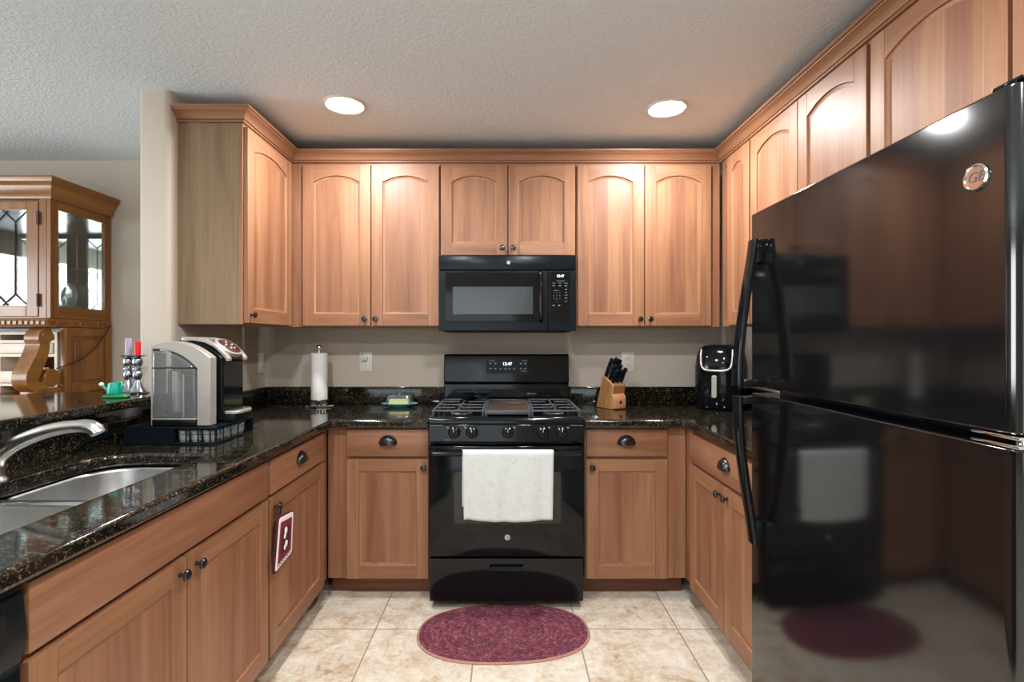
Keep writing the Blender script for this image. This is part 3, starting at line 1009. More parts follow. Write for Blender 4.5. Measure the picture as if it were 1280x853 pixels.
# back guard
mb = MB()
mb.prism([(3.055, 0.935), (3.055, 1.052), (3.035, 1.060), (3.050, 1.215), (3.062, 1.229), (3.095, 1.229), (3.13, 1.10), (3.13, 0.935)], 'yz', -0.375, 0.375, black_gloss)
bgd = mb.build('back_guard', t, bevel=0.006, seg=3)
mb = MB()
yf = lambda z: 3.035 + (z - 1.060) * 0.015 / 0.155
def slantbox(x0, x1, z0, z1, pr, m, name, sub):
    return MB().prism([(yf(z0) - pr, z0), (yf(z1) - pr, z1), (yf(z1) + 0.004, z1), (yf(z0) + 0.004, z0)], 'yz', x0, x1, m).build(name, t, sub=sub)
slantbox(-0.122, 0.132, 1.112, 1.196, 0.0012, black_satin, 'display_panel', bgd)
tilt = R(90) - math.atan2(0.015, 0.155)
text_part('clock_digits', '12:47', 0.026, led, t, (0.005, yf(1.170) - 0.0020, 1.170), (tilt, 0, 0), sub=bgd)
mb = MB()
for xx, zz in ((-0.095, 1.173), (-0.066, 1.173), (0.087, 1.173), (0.113, 1.173), (-0.095, 1.143), (-0.066, 1.143), (-0.035, 1.142), (-0.006, 1.142), (0.018, 1.142), (0.046, 1.142), (0.087, 1.143), (0.113, 1.143)):
    mb.box(xx - 0.006, xx + 0.006, yf(zz) - 0.0022, yf(zz), zz - 0.004, zz + 0.003, print_grey, 0.001)
for xa, xb, zz in ((-0.102, -0.068, 1.1885), (0.092, 0.124, 1.189), (0.088, 0.118, 1.128)):
    mb.box(xa, xb, yf(zz) - 0.0022, yf(zz), zz - 0.0015, zz + 0.0015, print_grey)
mb.build('touch_key_print', t, sub=bgd)
# oven door
dy = 2.472
mb = MB().box(-RW, RW, dy, 2.528, 0.258, 0.798, black_gloss, 0.006, 3)
od = mb.build('oven_door', t)
MB().prism(rrect(-0.255, 0.265, 0.42, 0.672, 0.014), 'xz', dy - 0.0006, dy + 0.002, mw_screen if False else simple('oven_window_glass', (0.012, 0.011, 0.010, 1), 0.07, mottled=0.3, mscale=6)).build('window', t, sub=od)
mb = MB()
mb.tube([(-0.355, 2.424, 0.772), (0.355, 2.424, 0.772)], 0.0135, black_gloss, 20)
for sx in (-1, 1):
    mb.box(sx * 0.345 - 0.014, sx * 0.345 + 0.014, 2.424, dy + 0.003, 0.760, 0.784, black_gloss, 0.004)
mb.build('handle', t, sub=od)
def badge(x, y, z, r, parent, sub, name='emblem', ring=0.86):
    mb = MB().lathe([(r, 0.0), (r, -0.002), (r * ring, -0.0026), (r * (ring - 0.05), -0.0016), (0, -0.0016)], (x, y, z), silver_plastic, 32, 'y')
    e = mb.build(name, parent, sub=sub)
    text_part('emblem_letters', 'GE', r * 1.05, dark_print, parent, (x, y - 0.0018, z), (R(90), 0, 0), sub=sub, shear=0.25)
    return e
badge(0.005, dy, 0.353, 0.014, t, od)
# storage drawer with recessed pull
mb = MB()
dz0, dz1 = 0.042, 0.248
for a, b, c, d in ((-RW + 0.004, -0.082, dz0, dz1), (0.082, RW - 0.004, dz0, dz1), (-0.082, 0.082, dz0, 0.187), (-0.082, 0.082, 0.222, dz1)):
    mb.box(a, b, dy + 0.002, 2.527, c, d, black_gloss)
mb.box(-0.084, 0.084, 2.50, 2.525, 0.18, 0.23, black_matte)
sd = mb.build('storage_drawer', t)
MB().prism([(dy + 0.000, 0.187), (dy - 0.004, 0.191), (dy + 0.012, 0.206), (dy + 0.016, 0.187)], 'yz', -0.081, 0.081, black_satin).build('recessed_pull', t, sub=sd, bevel=0.001)
RANGE = t
sx_, sy_ = -0.215, 2.945
t = thing('spoon_rest', 'small dark spoon rest lying on the rear left burner grate', 'spoon rest', (sx_, sy_, GZ + 0.0005))
MB().lathe([(0.0, 0.0), (0.030, 0.0), (0.046, 0.006), (0.056, 0.016), (0.054, 0.016), (0.044, 0.009), (0.028, 0.004), (0.0, 0.004)], (sx_, sy_, GZ + 0.0005), black_gloss, 32, sx=1.0, sy=0.75).build('bowl', t)
MB().prism([(sx_ + 0.045, sy_ - 0.012), (sx_ + 0.115, sy_ - 0.008), (sx_ + 0.120, sy_), (sx_ + 0.115, sy_ + 0.008), (sx_ + 0.045, sy_ + 0.012)], 'xy', GZ + 0.009, GZ + 0.015, black_gloss).build('handle', t, bevel=0.002)

# towel over the oven handle
def towel():
    nx, prof = 36, []
    zt, yc, rr = 0.772, 2.424, 0.0165
    front, back = 0.315, 0.26
    for i in range(26):
        prof.append((yc - rr, zt - front + front * i / 25))
    for i in range(1, 9):
        a = math.pi - math.pi * i / 9
        prof.append((yc + rr * math.cos(a), zt + rr * math.sin(a)))
    for i in range(20):
        prof.append((yc + rr, zt - back * i / 19))
    x0, x1 = -0.207, 0.224
    vs, fs = [], []
    for j, (y, z) in enumerate(prof):
        hang = max(0, zt - z)
        for i in range(nx + 1):
            u = i / nx
            x = x0 + (x1 - x0) * u + (0.010 * hang / front * (0.5 - u) if y < yc else -0.006)
            rip = 0.0045 * hang / front * (math.sin(u * 15 + 0.7) + 0.6 * math.sin(u * 31))
            yy = y + (rip - 0.006 * hang if y < yc else 0.4 * rip * 0.3)
            zz = z + (0.006 * math.sin(u * 5.0 + 2.2) * hang / front if y < yc else 0)
            vs.append((x, min(yy, dy - 0.008) if y > yc else yy, zz))
    for j in range(len(prof) - 1):
        for i in range(nx):
            fs.append((j * (nx + 1) + i, j * (nx + 1) + i + 1, (j + 1) * (nx + 1) + i + 1, (j + 1) * (nx + 1) + i))
    o = MB().add(vs, fs, towel_m).build('dish_towel', solid=0.004, angle=80)
    tag(o, 'white dish towel folded over the oven door handle', 'towel')
towel()

# ------------------------------------------------------------------ microwave
t = thing('microwave', 'black over-the-range microwave with keypad, hung under the short cabinet', 'microwave', (0, 2.9, 1.364))
mx0, mx1, my = -0.376, 0.385, 2.812
MZ0, MZ1 = 1.364, 1.786
mb = MB().box(mx0 + 0.003, mx1 - 0.003, my + 0.03, 3.20, MZ0 + 0.004, MZ1, black_satin, 0.003)
mb.box(mx0 + 0.03, mx1 - 0.03, my + 0.012, 3.15, MZ0 - 0.006, MZ0 + 0.006, black_matte, 0.003)
mb.build('body', t)
MB().box(mx0, mx1, my, my + 0.032, MZ1 - 0.085, MZ1, black_satin, 0.006, 3).build('top_vent_panel', t)
dxr = 0.232
mb = MB()
mb.prism(rrect(mx0, dxr - 0.001, MZ0, MZ1 - 0.087, 0.006), 'xz', my, my + 0.03, black_satin)
md_ = mb.build('door', t, bevel=0.004, seg=3)
wx0, wx1 = -0.297, 0.146
wz0, wz1 = 1.315 - (393 - 425) * 2.812 / 635, 1.315 - (358.5 - 425) * 2.812 / 635
def picture_frame(x0, x1, z0, z1, xi0, xi1, zi0, zi1, ya, yb, m):
    mb = MB()
    mb.box(x0, xi0, ya, yb, z0, z1, m).box(xi1, x1, ya, yb, z0, z1, m)
    mb.box(xi0, xi1, ya, yb, z0, zi0, m).box(xi0, xi1, ya, yb, zi1, z1, m)
    return mb
picture_frame(-0.338, 0.205, 1.418, 1.688, wx0, wx1, wz0, wz1, my - 0.004, my + 0.001, black_gloss).build('door_glass', t, sub=md_, bevel=0.001)
MB().box(wx0, wx1, my - 0.0022, my + 0.001, wz0, wz1, mw_screen).build('window_screen', t, sub=md_)
hp = [(0.190, my - 0.002, 1.693), (0.190, my - 0.03, 1.680), (0.190, my - 0.037, 1.62), (0.190, my - 0.039, 1.56), (0.190, my - 0.037, 1.49), (0.190, my - 0.03, 1.432), (0.190, my - 0.002, 1.420)]
MB().tube(hp, 0.0105, black_gloss, 16).build('handle', t, sub=md_)
cpn = MB().prism(rrect(dxr + 0.001, mx1, MZ0, MZ1 - 0.087, 0.005), 'xz', my, my + 0.03, black_satin).build('control_panel', t, bevel=0.004, seg=3)
MB().box(0.243, 0.352, my - 0.001, my + 0.001, 1.415, 1.69, black_gloss).build('keypad', t, sub=cpn)
text_part('clock_digits', '12:47', 0.019, led, t, (0.298, my - 0.0018, 1.668), (R(90), 0, 0), sub=cpn)
mb = MB()
def keyrow(z, xs, w_=0.010, h_=0.004):
    for x in xs:
        mb.box(x - w_ / 2, x + w_ / 2, my - 0.0022, my, z - h_ / 2, z + h_ / 2, print_grey)
keyrow(1.641, (0.300,), 0.045, 0.002)
keyrow(1.629, (0.262, 0.296, 0.330), 0.018, 0.002)
keyrow(1.614, (0.262, 0.296, 0.330), 0.012, 0.005)
keyrow(1.588, (0.276,), 0.028, 0.0018)
keyrow(1.594, (0.330,)); keyrow(1.577, (0.330,)); keyrow(1.562, (0.330,), 0.018, 0.002); keyrow(1.546, (0.330,), 0.014); keyrow(1.528, (0.330,), 0.018, 0.002)
keyrow(1.505, (0.262, 0.292), 0.011, 0.006)
mb.build('key_print', t, sub=cpn)
for r_, row in enumerate(('1 2 3', '4 5 6', '7 8 9', '0')):
    text_part('key_digits', row, 0.011, print_grey, t, (0.279, my - 0.0018, 1.576 - 0.0165 * r_), (R(90), 0, 0), sub=cpn, space=1.75)
badge(0.012, my, 1.743, 0.0105, t, None)

# ------------------------------------------------------------------ fridge
t = thing('refrigerator', 'tall black gloss top-freezer refrigerator on the right', 'refrigerator', (1.15, 1.21, 0))
FX, FY0, FY1 = 0.78, 0.766, 1.622
FZ = 1.713
mb = MB().box(FX + 0.085, 1.505, FY0 + 0.012, FY1 - 0.012, 0.03, FZ - 0.012, black_satin, 0.004)
mb.box(FX + 0.10, 1.48, FY0 + 0.03, FY1 - 0.03, 0.0, 0.032, black_matte)
mb.build('cabinet_body', t)
def fr_door(z0, z1, name):
    pts = rrect(FX, FX + 0.08, FY0, FY1, [0.006, 0.006, 0.010, 0.030], 7)
    return MB().prism(pts, 'xy', z0, z1, fridge_black).build(name, t, bevel=0.004, seg=3)
fz = fr_door(1.168, FZ, 'freezer_door')
fd = fr_door(0.075, 1.146, 'fridge_door')
MB().box(FX + 0.02, FX + 0.085, FY0 + 0.02, FY1 - 0.02, 0.0, 0.07, black_matte, 0.004).build('base_grille', t)
def fridge_handle(zs, sub):
    """Bowed strap: thin and close to the door at one end, standing off at the other."""
    mb = MB()
    n = 16
    ys = (1.536, 1.586)
    loops = []
    z_a, z_b = zs           # z_a: fixed end away from the gap, z_b: end at the gap
    for i in range(n + 1):
        u = i / n
        z = z_a + (z_b - z_a) * u
        off = 0.020 + 0.050 * math.sin(u * math.pi / 2) ** 1.2
        th = 0.018
        wy = 0.022 + 0.003 * u
        yc = (ys[0] + ys[1]) / 2
        loops.append([(FX - off + p[0], yc + p[1], z) for p in rrect(-th / 2, th / 2, -wy, wy, 0.007, 4)])
    mb.loft(loops, black_gloss)
    d = 1 if z_b > z_a else -1
    mb.box(FX - 0.028, FX + 0.004, ys[0] + 0.003, ys[1] - 0.003, min(z_a, z_a + d * 0.075), max(z_a, z_a + d * 0.075), black_gloss, 0.006)
    mb.box(FX - 0.070, FX + 0.004, ys[0] + 0.002, ys[1] - 0.002, min(z_b - d * 0.022, z_b), max(z_b - d * 0.022, z_b), black_gloss, 0.005)
    mb.build('handle', t, sub=sub)
fridge_handle((1.622, 1.172), fz)
fridge_handle((0.690, 1.142), fd)
mb = MB().box(FX - 0.003, FX + 0.05, FY0 + 0.002, FY0 + 0.085, 1.1475, 1.153, chrome, 0.002).box(FX - 0.003, FX + 0.05, FY0 + 0.002, FY0 + 0.085, 1.161, 1.1665, chrome, 0.002)
mb.cyl((FX + 0.02, FY0 + 0.02, 1.1475), 0.009, 0.019, chrome)
mb.build('centre_hinge', t)
MB().box(FX + 0.004, FX + 0.12, FY0 + 0.004, FY0 + 0.055, FZ + 0.0005, FZ + 0.007, black_gloss, 0.002).build('top_hinge_cover', t)
# round chrome badge, facing -x
bz, by_ = 1.584, 0.842
e = MB().lathe([(0.0225, 0.001), (0.0225, -0.003), (0.0195, -0.0042), (0.018, -0.0028), (0.0, -0.0028)], (FX, by_, bz), chrome, 36, 'x').build('emblem', t, sub=fz)
text_part('emblem_letters', 'GE', 0.024, charcoal, t, (FX - 0.0030, by_, bz), (R(90), 0, R(-90)), sub=fz, shear=0.25)

# ------------------------------------------------------------------ dishwasher
t = thing('dishwasher', 'black built-in dishwasher beside the sink base cabinet', 'dishwasher', (-1.2, 0.65, 0))
MB().box(-1.48, -0.905, 0.352, 0.944, 0.09, 0.862, black_satin).build('tub_body', t)
mb = MB()
mb.prism([(-0.94, 0.714), (-0.902, 0.714), (-0.889, 0.766), (-0.897, 0.842), (-0.905, 0.850), (-0.94, 0.850)], 'xz', 0.352, 0.946, black_satin)
cpd = mb.build('control_panel', t, bevel=0.004)
MB().prism([(-0.8935, 0.752), (-0.886, 0.766), (-0.8918, 0.826), (-0.8955, 0.826), (-0.898, 0.77)], 'xz', 0.37, 0.905, black_matte).build('pocket_handle', t, sub=cpd, bevel=0.002)
MB().box(-0.94, -0.903, 0.354, 0.946, 0.11, 0.710, black_satin, 0.005).build('door', t)
MB().box(-0.99, -0.96, 0.36, 0.94, 0.0, 0.10, black_matte).build('kick_plate', t)

# ------------------------------------------------------------------ floor rug
def rug():
    a, b, n = 0.385, 0.232, 72
    def ov(s, z):
        out = []
        for i in range(n):
            q = 2 * math.pi * i / n
            c, s_ = math.cos(q), math.sin(q)
            e = 2 / 2.35
            x = (a - s) * math.copysign(abs(c) ** e, c)
            y = (b - s) * math.copysign(abs(s_) ** e, s_)
            out.append((x, y, z))
        return out
    t = thing('oval_rug', 'burgundy braided oval rug on the tile floor in front of the range', 'rug', (-0.012, 2.285, 0), 3.0, local=True)
    loops = [ov(0.010, 0.0005), ov(0.008, 0.006)]
    k = 13
    for i in range(k):      # braided rings
        s0 = 0.008 + i * (b - 0.02) / k
        for u in (0.15, 0.5, 0.85):
            loops.append(ov(s0 + u * (b - 0.02) / k, 0.0065 + 0.0028 * math.sin(u * math.pi)))
    MB().loft(loops, rug_m, True, True).build('braid', t, angle=70)
    MB().loft([ov(0.0, 0.0005), ov(-0.0015, 0.003), ov(0.001, 0.006), ov(0.009, 0.0065), ov(0.0095, 0.0005)], rug_edge, False, False).build('edge_binding', t, angle=60)
rug()

# ------------------------------------------------------------------ things on the counters
ZT = ZG1 + 0.0005
# pod drawer and its pods
PX0, PX1, PY0, PY1 = -1.458, -1.105, 1.935, 2.215
t = thing('coffee_pod_organizer', 'black wire pod storage drawer under the coffee maker', 'pod drawer', ((PX0 + PX1) / 2, (PY0 + PY1) / 2, ZT))
mb = MB()
mb.box(PX0, PX1, PY0, PY1, ZT + 0.058, ZT + 0.068, black_satin, 0.003)
mb.box(PX0, PX1, PY0, PY1, ZT, ZT + 0.008, black_satin, 0.003)
mb.box(PX0, PX0 + 0.19, PY0 + 0.001, PY0 + 0.012, ZT + 0.006, ZT + 0.060, black_satin)
mb.box(PX0, PX0 + 0.01, PY0 + 0.01, PY1, ZT + 0.006, ZT + 0.060, black_satin).box(PX0, PX1, PY1 - 0.012, PY1, ZT + 0.006, ZT + 0.060, black_satin)
for c in ((PX1 - 0.007, PY0), (PX1 - 0.007, PY1 - 0.007)):
    mb.box(c[0], c[0] + 0.007, c[1], c[1] + 0.007, ZT + 0.006, ZT + 0.060, black_satin)
mb.build('frame', t)
mb = MB()
for z in (0.018, 0.040):
    mb.tube([(PX0 + 0.19, PY0 + 0.003, ZT + z), (PX1 - 0.004, PY0 + 0.003, ZT + z), (PX1 - 0.003, PY1 - 0.004, ZT + z)], 0.0013, black_satin, 6)
for k in range(4):
    mb.box(PX0 + 0.19 + k * 0.046 - 0.002, PX0 + 0.19 + k * 0.046 + 0.002, PY0 + 0.001, PY0 + 0.004, ZT + 0.006, ZT + 0.06, black_satin)
for k in range(1, 5):
    mb.box(PX1 - 0.004, PX1 - 0.001, PY0 + k * 0.054 - 0.002, PY0 + k * 0.054 + 0.002, ZT + 0.006, ZT + 0.06, black_satin)
mb.build('wire_front', t)
def pod(x, y, label):
    tt = thing('coffee_pod', label, 'coffee pod', (x, y, ZT + 0.0085), 0, 'coffee pods in the pod drawer')
    z = ZT + 0.0085
    MB().lathe([(0.0, 0), (0.0165, 0), (0.018, 0.004), (0.0205, 0.040), (0.0225, 0.0415), (0.0225, 0.043)], (x, y, z), pod_cup, 20).build('cup', tt)
    MB().lathe([(0.0225, 0.0432), (0.021, 0.0442), (0.0, 0.0442)], (x, y, z), foil, 20).build('foil_lid', tt)
for k, nm in enumerate(('leftmost', 'second', 'third')):
    pod(PX0 + 0.214 + 0.0465 * k, PY0 + 0.031, f'foil-lidded coffee pod, {nm} along the near face of the pod drawer')
pod(PX1 - 0.030, PY0 + 0.031, 'foil-lidded coffee pod at the near corner of the pod drawer')
for k, nm in enumerate(('first past the near corner', 'in the middle', 'second from the far end', 'at the far end')):
    pod(PX1 - 0.030, PY0 + 0.080 + 0.0475 * k, f'foil-lidded coffee pod {nm} of the drawer side facing the room')

# coffee maker, front towards +x
CZ = ZT + 0.0685
t = thing('coffee_maker', 'black and silver single-serve coffee maker with clear water tank, left counter', 'coffee maker', (-1.25, 2.07, CZ))
def arch_outline(x0, x1, z0, z1, drop, n=14):
    """Side profile of the machine: upright back, domed top falling towards the front (+x)."""
    pts = [(x0, z0)]
    for i in range(n + 1):
        u = i / n
        pts.append((x0 + (x1 - x0) * u, z1 - drop * u ** 2.6 + 0.012 * math.sin(u * math.pi) - 0.010 * (1 - u) ** 3))
    pts.append((x1, z0))
    return pts
# core body
core = arch_outline(-1.345, -1.135, CZ + 0.006, CZ + 0.318, 0.055)
MB().prism(core, 'xz', 2.0325, 2.195, black_gloss).build('housing', t, bevel=0.008, seg=3)
MB().box(-1.33, -1.095, 2.045, 2.19, CZ, CZ + 0.030, black_satin, 0.006, 3).build('foot', t)
# hood above the cup bay
hood = [(x - 0.052, z) for x, z in [(-1.27, CZ + 0.225), (-1.27, CZ + 0.330), (-1.22, CZ + 0.334), (-1.16, CZ + 0.328), (-1.11, CZ + 0.306), (-1.075, CZ + 0.268), (-1.070, CZ + 0.250), (-1.085, CZ + 0.240), (-1.13, CZ + 0.232)]]
MB().prism(hood, 'xz', 2.045, 2.185, black_gloss).build('hood', t, bevel=0.006, seg=3)
# silver handle band over the hood
cl = [(x - 0.055, z) for x, z in [(-1.245, CZ + 0.336), (-1.20, CZ + 0.338), (-1.155, CZ + 0.330), (-1.115, CZ + 0.310), (-1.085, CZ + 0.282), (-1.064, CZ + 0.256), (-1.066, CZ + 0.246)]]
for yy, nm in ((2.040, 1), (2.165, 1)):
    lo = []
    for i, (x, z) in enumerate(cl):
        th = 0.010
        p = cl[max(0, i - 1)]; q = cl[min(len(cl) - 1, i + 1)]
        d = Vector((q[0] - p[0], q[1] - p[1])).normalized(); nn = Vector((-d.y, d.x))
        lo.append([(x + nn.x * a, yy + b, z + nn.y * a) for a, b in ((-th, 0), (th * 0.4, 0), (th * 0.4, 0.026), (-th, 0.026))])
    MB().loft(lo, silver_plastic).build('silver_band', t, bevel=0.003)
mb = MB()
mb.box(-1.307, -1.283, 2.042, 2.19, CZ + 0.327, CZ + 0.343, silver_plastic, 0.004)
mb.build('lid_bar', t)
# control face
fc = []
nrm = Vector((0.62, 0, 0.78)).normalized()
tan = Vector((0.78, 0, -0.62)).normalized()
c0 = Vector((-1.158, 2.116, CZ + 0.300))
def face_plate(ru, rv, h0, h1, m, name, sub=None):
    loops = []
    for h, s in ((h0, 1.0), (h1 - 0.002, 1.0), (h1, 0.94)):
        lp = []
        for i in range(32):
            q = 2 * math.pi * i / 32
            e = 0.75
            u = ru * s * math.copysign(abs(math.cos(q)) ** e, math.cos(q)); v = rv * s * math.copysign(abs(math.sin(q)) ** e, math.sin(q))
            p = c0 + tan * u + Vector((0, 1, 0)) * v + nrm * h
            lp.append(p[:])
        loops.append(lp)
    return MB().loft(loops, m).build(name, t, sub=sub)
fp = face_plate(0.052, 0.062, -0.015, 0.008, silver_plastic, 'control_bezel')
face_plate(0.044, 0.050, 0.002, 0.010, maroon_panel, 'control_panel', fp)
mb = MB()
for u, v in ((-0.022, 0), (-0.005, -0.022), (-0.005, 0.022), (0.016, -0.012), (0.016, 0.012)):
    p = c0 + tan * u + Vector((0, v, 0)) + nrm * 0.010
    mb.sphere(p, 0.0055, silver_plastic, n=12, k=8)
mb.build('buttons', t, sub=fp)
# drip tray
tr = MB().prism(rrect(-1.165, -1.082, 2.05, 2.18, [0.03, 0.03, 0.004, 0.004], 6), 'xy', CZ + 0.0305, CZ + 0.044, silver_plastic).build('drip_tray', t, bevel=0.003)
mb = MB()
for k in range(8):
    mb.box(-1.155, -1.094, 2.06 + k * 0.0145, 2.067 + k * 0.0145, CZ + 0.0442, CZ + 0.0475, chrome)
mb.build('tray_grid', t, sub=tr)
# silver arch between the tank and the housing
outer = arch_outline(-1.362, -1.135, CZ + 0.002, CZ + 0.322, 0.058)
n_ = len(outer)
inner = [(-1.356, CZ + 0.002)] + [(-1.356 + (-1.186 + 1.356) * i / (n_ - 3), CZ + 0.300 - 0.078 * (i / (n_ - 3)) ** 2.4 - 0.004 * (1 - i / (n_ - 3))) for i in range(n_ - 2)] + [(-1.186, CZ + 0.002)]
vs = [(x, 1.946, z) for x, z in outer] + [(x, 1.946, z) for x, z in inner] + [(x, 1.990, z) for x, z in outer] + [(x, 1.990, z) for x, z in inner]
fs = []
for i in range(n_ - 1):
    fs += [(i, i + 1, n_ + i + 1, n_ + i), (2 * n_ + i, 3 * n_ + i, 3 * n_ + i + 1, 2 * n_ + i + 1), (i, 2 * n_ + i, 2 * n_ + i + 1, i + 1), (n_ + i, n_ + i + 1, 3 * n_ + i + 1, 3 * n_ + i)]
fs += [(0, n_, 3 * n_, 2 * n_), (n_ - 1, 3 * n_ - 1, 4 * n_ - 1, 2 * n_ - 1)]
MB().add(vs, fs, silver_plastic).build('side_arch', t, bevel=0.004, seg=3)
# water tank: clear shell with cap, float column and water
tank = [(-1.354, CZ + 0.031)] + [(-1.354 + 0.166 * i / 12, CZ + 0.294 - 0.076 * (i / 12) ** 2.4 - 0.004 * (1 - i / 12)) for i in range(13)] + [(-1.188, CZ + 0.031)]
tk = MB().prism(tank, 'xz', 1.940, 2.030, tank_glass).build('water_tank', t, bevel=0.008, seg=3)
MB().box(-1.355, -1.187, 1.939, 2.0305, CZ + 0.222, CZ + 0.227, black_satin, 0.002).build('tank_rim', t, sub=tk)
MB().cyl((-1.285, 1.985, CZ + 0.05), 0.019, 0.165, silver_plastic, bev=0.003).build('float_column', t, sub=tk)
MB().box(-1.247, -1.243, 1.957, 1.962, CZ + 0.03, CZ + 0.20, white_plastic).build('fill_line', t, sub=tk)
mb = MB().box(-1.355, -1.187, 1.940, 2.030, CZ + 0.001, CZ + 0.026, black_gloss, 0.004)
mb.box(-1.3555, -1.1865, 1.939, 2.0305, CZ + 0.0262, CZ + 0.031, silver_plastic, 0.0015)
mb.build('tank_base', t, sub=tk)
MB().box(-1.350, -1.192, 2.026, 2.029, CZ + 0.032, CZ + 0.21, tank_grey).build('tank_back', t, sub=tk)

# paper towel roll on its stand
bx, by, bz = -1.125, 3.055, ZT
t = thing('paper_towel_holder', 'chrome paper towel stand with round knob top in the left corner', 'paper towel holder', (bx, by, bz))
MB().lathe([(0.0, 0.0), (0.083, 0.0), (0.085, 0.004), (0.078, 0.010), (0.03, 0.012), (0.0, 0.012)], (bx, by, bz), chrome, 40).build('base', t)
MB().cyl((bx, by, bz + 0.011), 0.008, 0.335, chrome).build('post', t)
mb = MB().lathe([(0.0, 0.0), (0.016, 0.0), (0.016, 0.010), (0.009, 0.014), (0.012, 0.019), (0.021, 0.029), (0.019, 0.040), (0.010, 0.047), (0.0, 0.048)], (bx, by, bz + 0.322), chrome, 28)
mb.build('knob', t)
mb = MB()
for k in range(16):
    q = 2 * math.pi * k / 16
    mb.box(bx + 0.044 * math.cos(q) - 0.004, bx + 0.044 * math.cos(q) + 0.004, by + 0.044 * math.sin(q) - 0.004, by + 0.044 * math.sin(q) + 0.004, bz + 0.011, bz + 0.038, chrome)
mb.lathe([(0.049, 0.036), (0.049, 0.042), (0.038, 0.042), (0.038, 0.036), (0.049, 0.036)], (bx, by, bz), chrome, 32)
mb.build('slotted_collar', t)
t2 = thing('paper_towel_roll', 'white paper towel roll standing on the chrome holder', 'paper towel', (bx, by, bz + 0.0425))
MB().lathe([(0.019, 0.0), (0.0475, 0.0), (0.0485, 0.002), (0.0485, 0.276), (0.0475, 0.278), (0.019, 0.278), (0.019, 0.0)], (bx, by, bz + 0.0425), white_paper, 48).build('roll', t2, angle=50)
MB().prism([(bx + 0.0486, by - 0.012), (bx + 0.056, by - 0.035), (bx + 0.058, by - 0.034), (bx + 0.0505, by - 0.010)], 'xy', bz + 0.045, bz + 0.105, white_paper).build('loose_sheet', t2)

# butter dish
bx, by = -0.640, 3.045
t = thing('butter_dish', 'turquoise oval butter dish with a clear cover, left of the range', 'butter dish', (bx, by, ZT))
MB().lathe([(0.0, 0.0), (0.055, 0.0), (0.06, 0.004), (0.085, 0.010), (0.107, 0.018), (0.110, 0.021), (0.105, 0.021), (0.082, 0.014), (0.05, 0.009), (0.0, 0.009)], (bx, by, ZT), plate_teal, 40, sx=1.0, sy=0.56).build('plate', t)
loops = []
for z, s in ((0.0150, 0.0), (0.055, 0.004), (0.066, 0.010), (0.069, 0.018)):
    loops.append([(bx + p[0], by + p[1], ZT + z) for p in rrect(-0.076 + s, 0.076 - s, -0.038 + s * 0.7, 0.038 - s * 0.7, 0.014, 5)])
cv = MB().loft(loops, cover_glass, False, True).build('clear_cover', t)
MB().lathe([(0.0, 0), (0.006, 0), (0.006, 0.004), (0.011, 0.010), (0.0, 0.016)], (bx, by, ZT + 0.0692), cover_glass, 18).build('cover_knob', t, sub=cv)
o = MB().box(bx - 0.060, bx + 0.055, by - 0.018, by + 0.018, ZT + 0.0095, ZT + 0.045, butter_m, 0.004).build('butter_stick')
tag(o, 'yellow stick of butter under the clear cover of the turquoise dish', 'butter')

# knife block with knives
t = thing('knife_block', 'light wood slanted knife block right of the range', 'knife block', (0.612, 2.985, ZT), 30, local=True)
prof = [(0.078, 0.0), (-0.075, 0.0), (-0.078, 0.078), (-0.066, 0.088), (-0.078, 0.140), (0.016, 0.192)]
blk = MB().prism(prof, 'yz', -0.046, 0.046, block_wood).build('body', t, bevel=0.004, seg=3)
tile = MB().box(-0.043, 0.043, -0.082, -0.0755, 0.006, 0.076, tile_wood, 0.002).build('front_tile', t)
mb = MB().lathe([(0.010, -0.0003), (0.010, -0.0008), (0.007, -0.0008), (0.007, -0.0003)], (0.004, -0.082, 0.042), dark_print, 24, 'y')
mb.box(-0.0005, 0.0085, -0.0828, -0.082, 0.040, 0.0445, dark_print)
mb.build('stamped_mark', t, sub=tile)
KD = Vector((0, -0.46, 0.89)).normalized()
kx_rows = [(-0.030, 0.0, 'back left', 0.115), (0.004, 0.0, 'back middle', 0.118), (0.034, 0.004, 'back right', 0.106), (-0.026, 0.42, 'centre left', 0.098), (0.016, 0.42, 'centre right', 0.095), (-0.030, 0.80, 'front left', 0.085), (0.000, 0.80, 'front middle', 0.082), (0.030, 0.80, 'front right', 0.090)]
Rz = Matrix.Rotation(R(30), 4, 'Z')
top_a, top_b = Vector((0, 0.006, 0.1885)), Vector((0, -0.068, 0.1475))
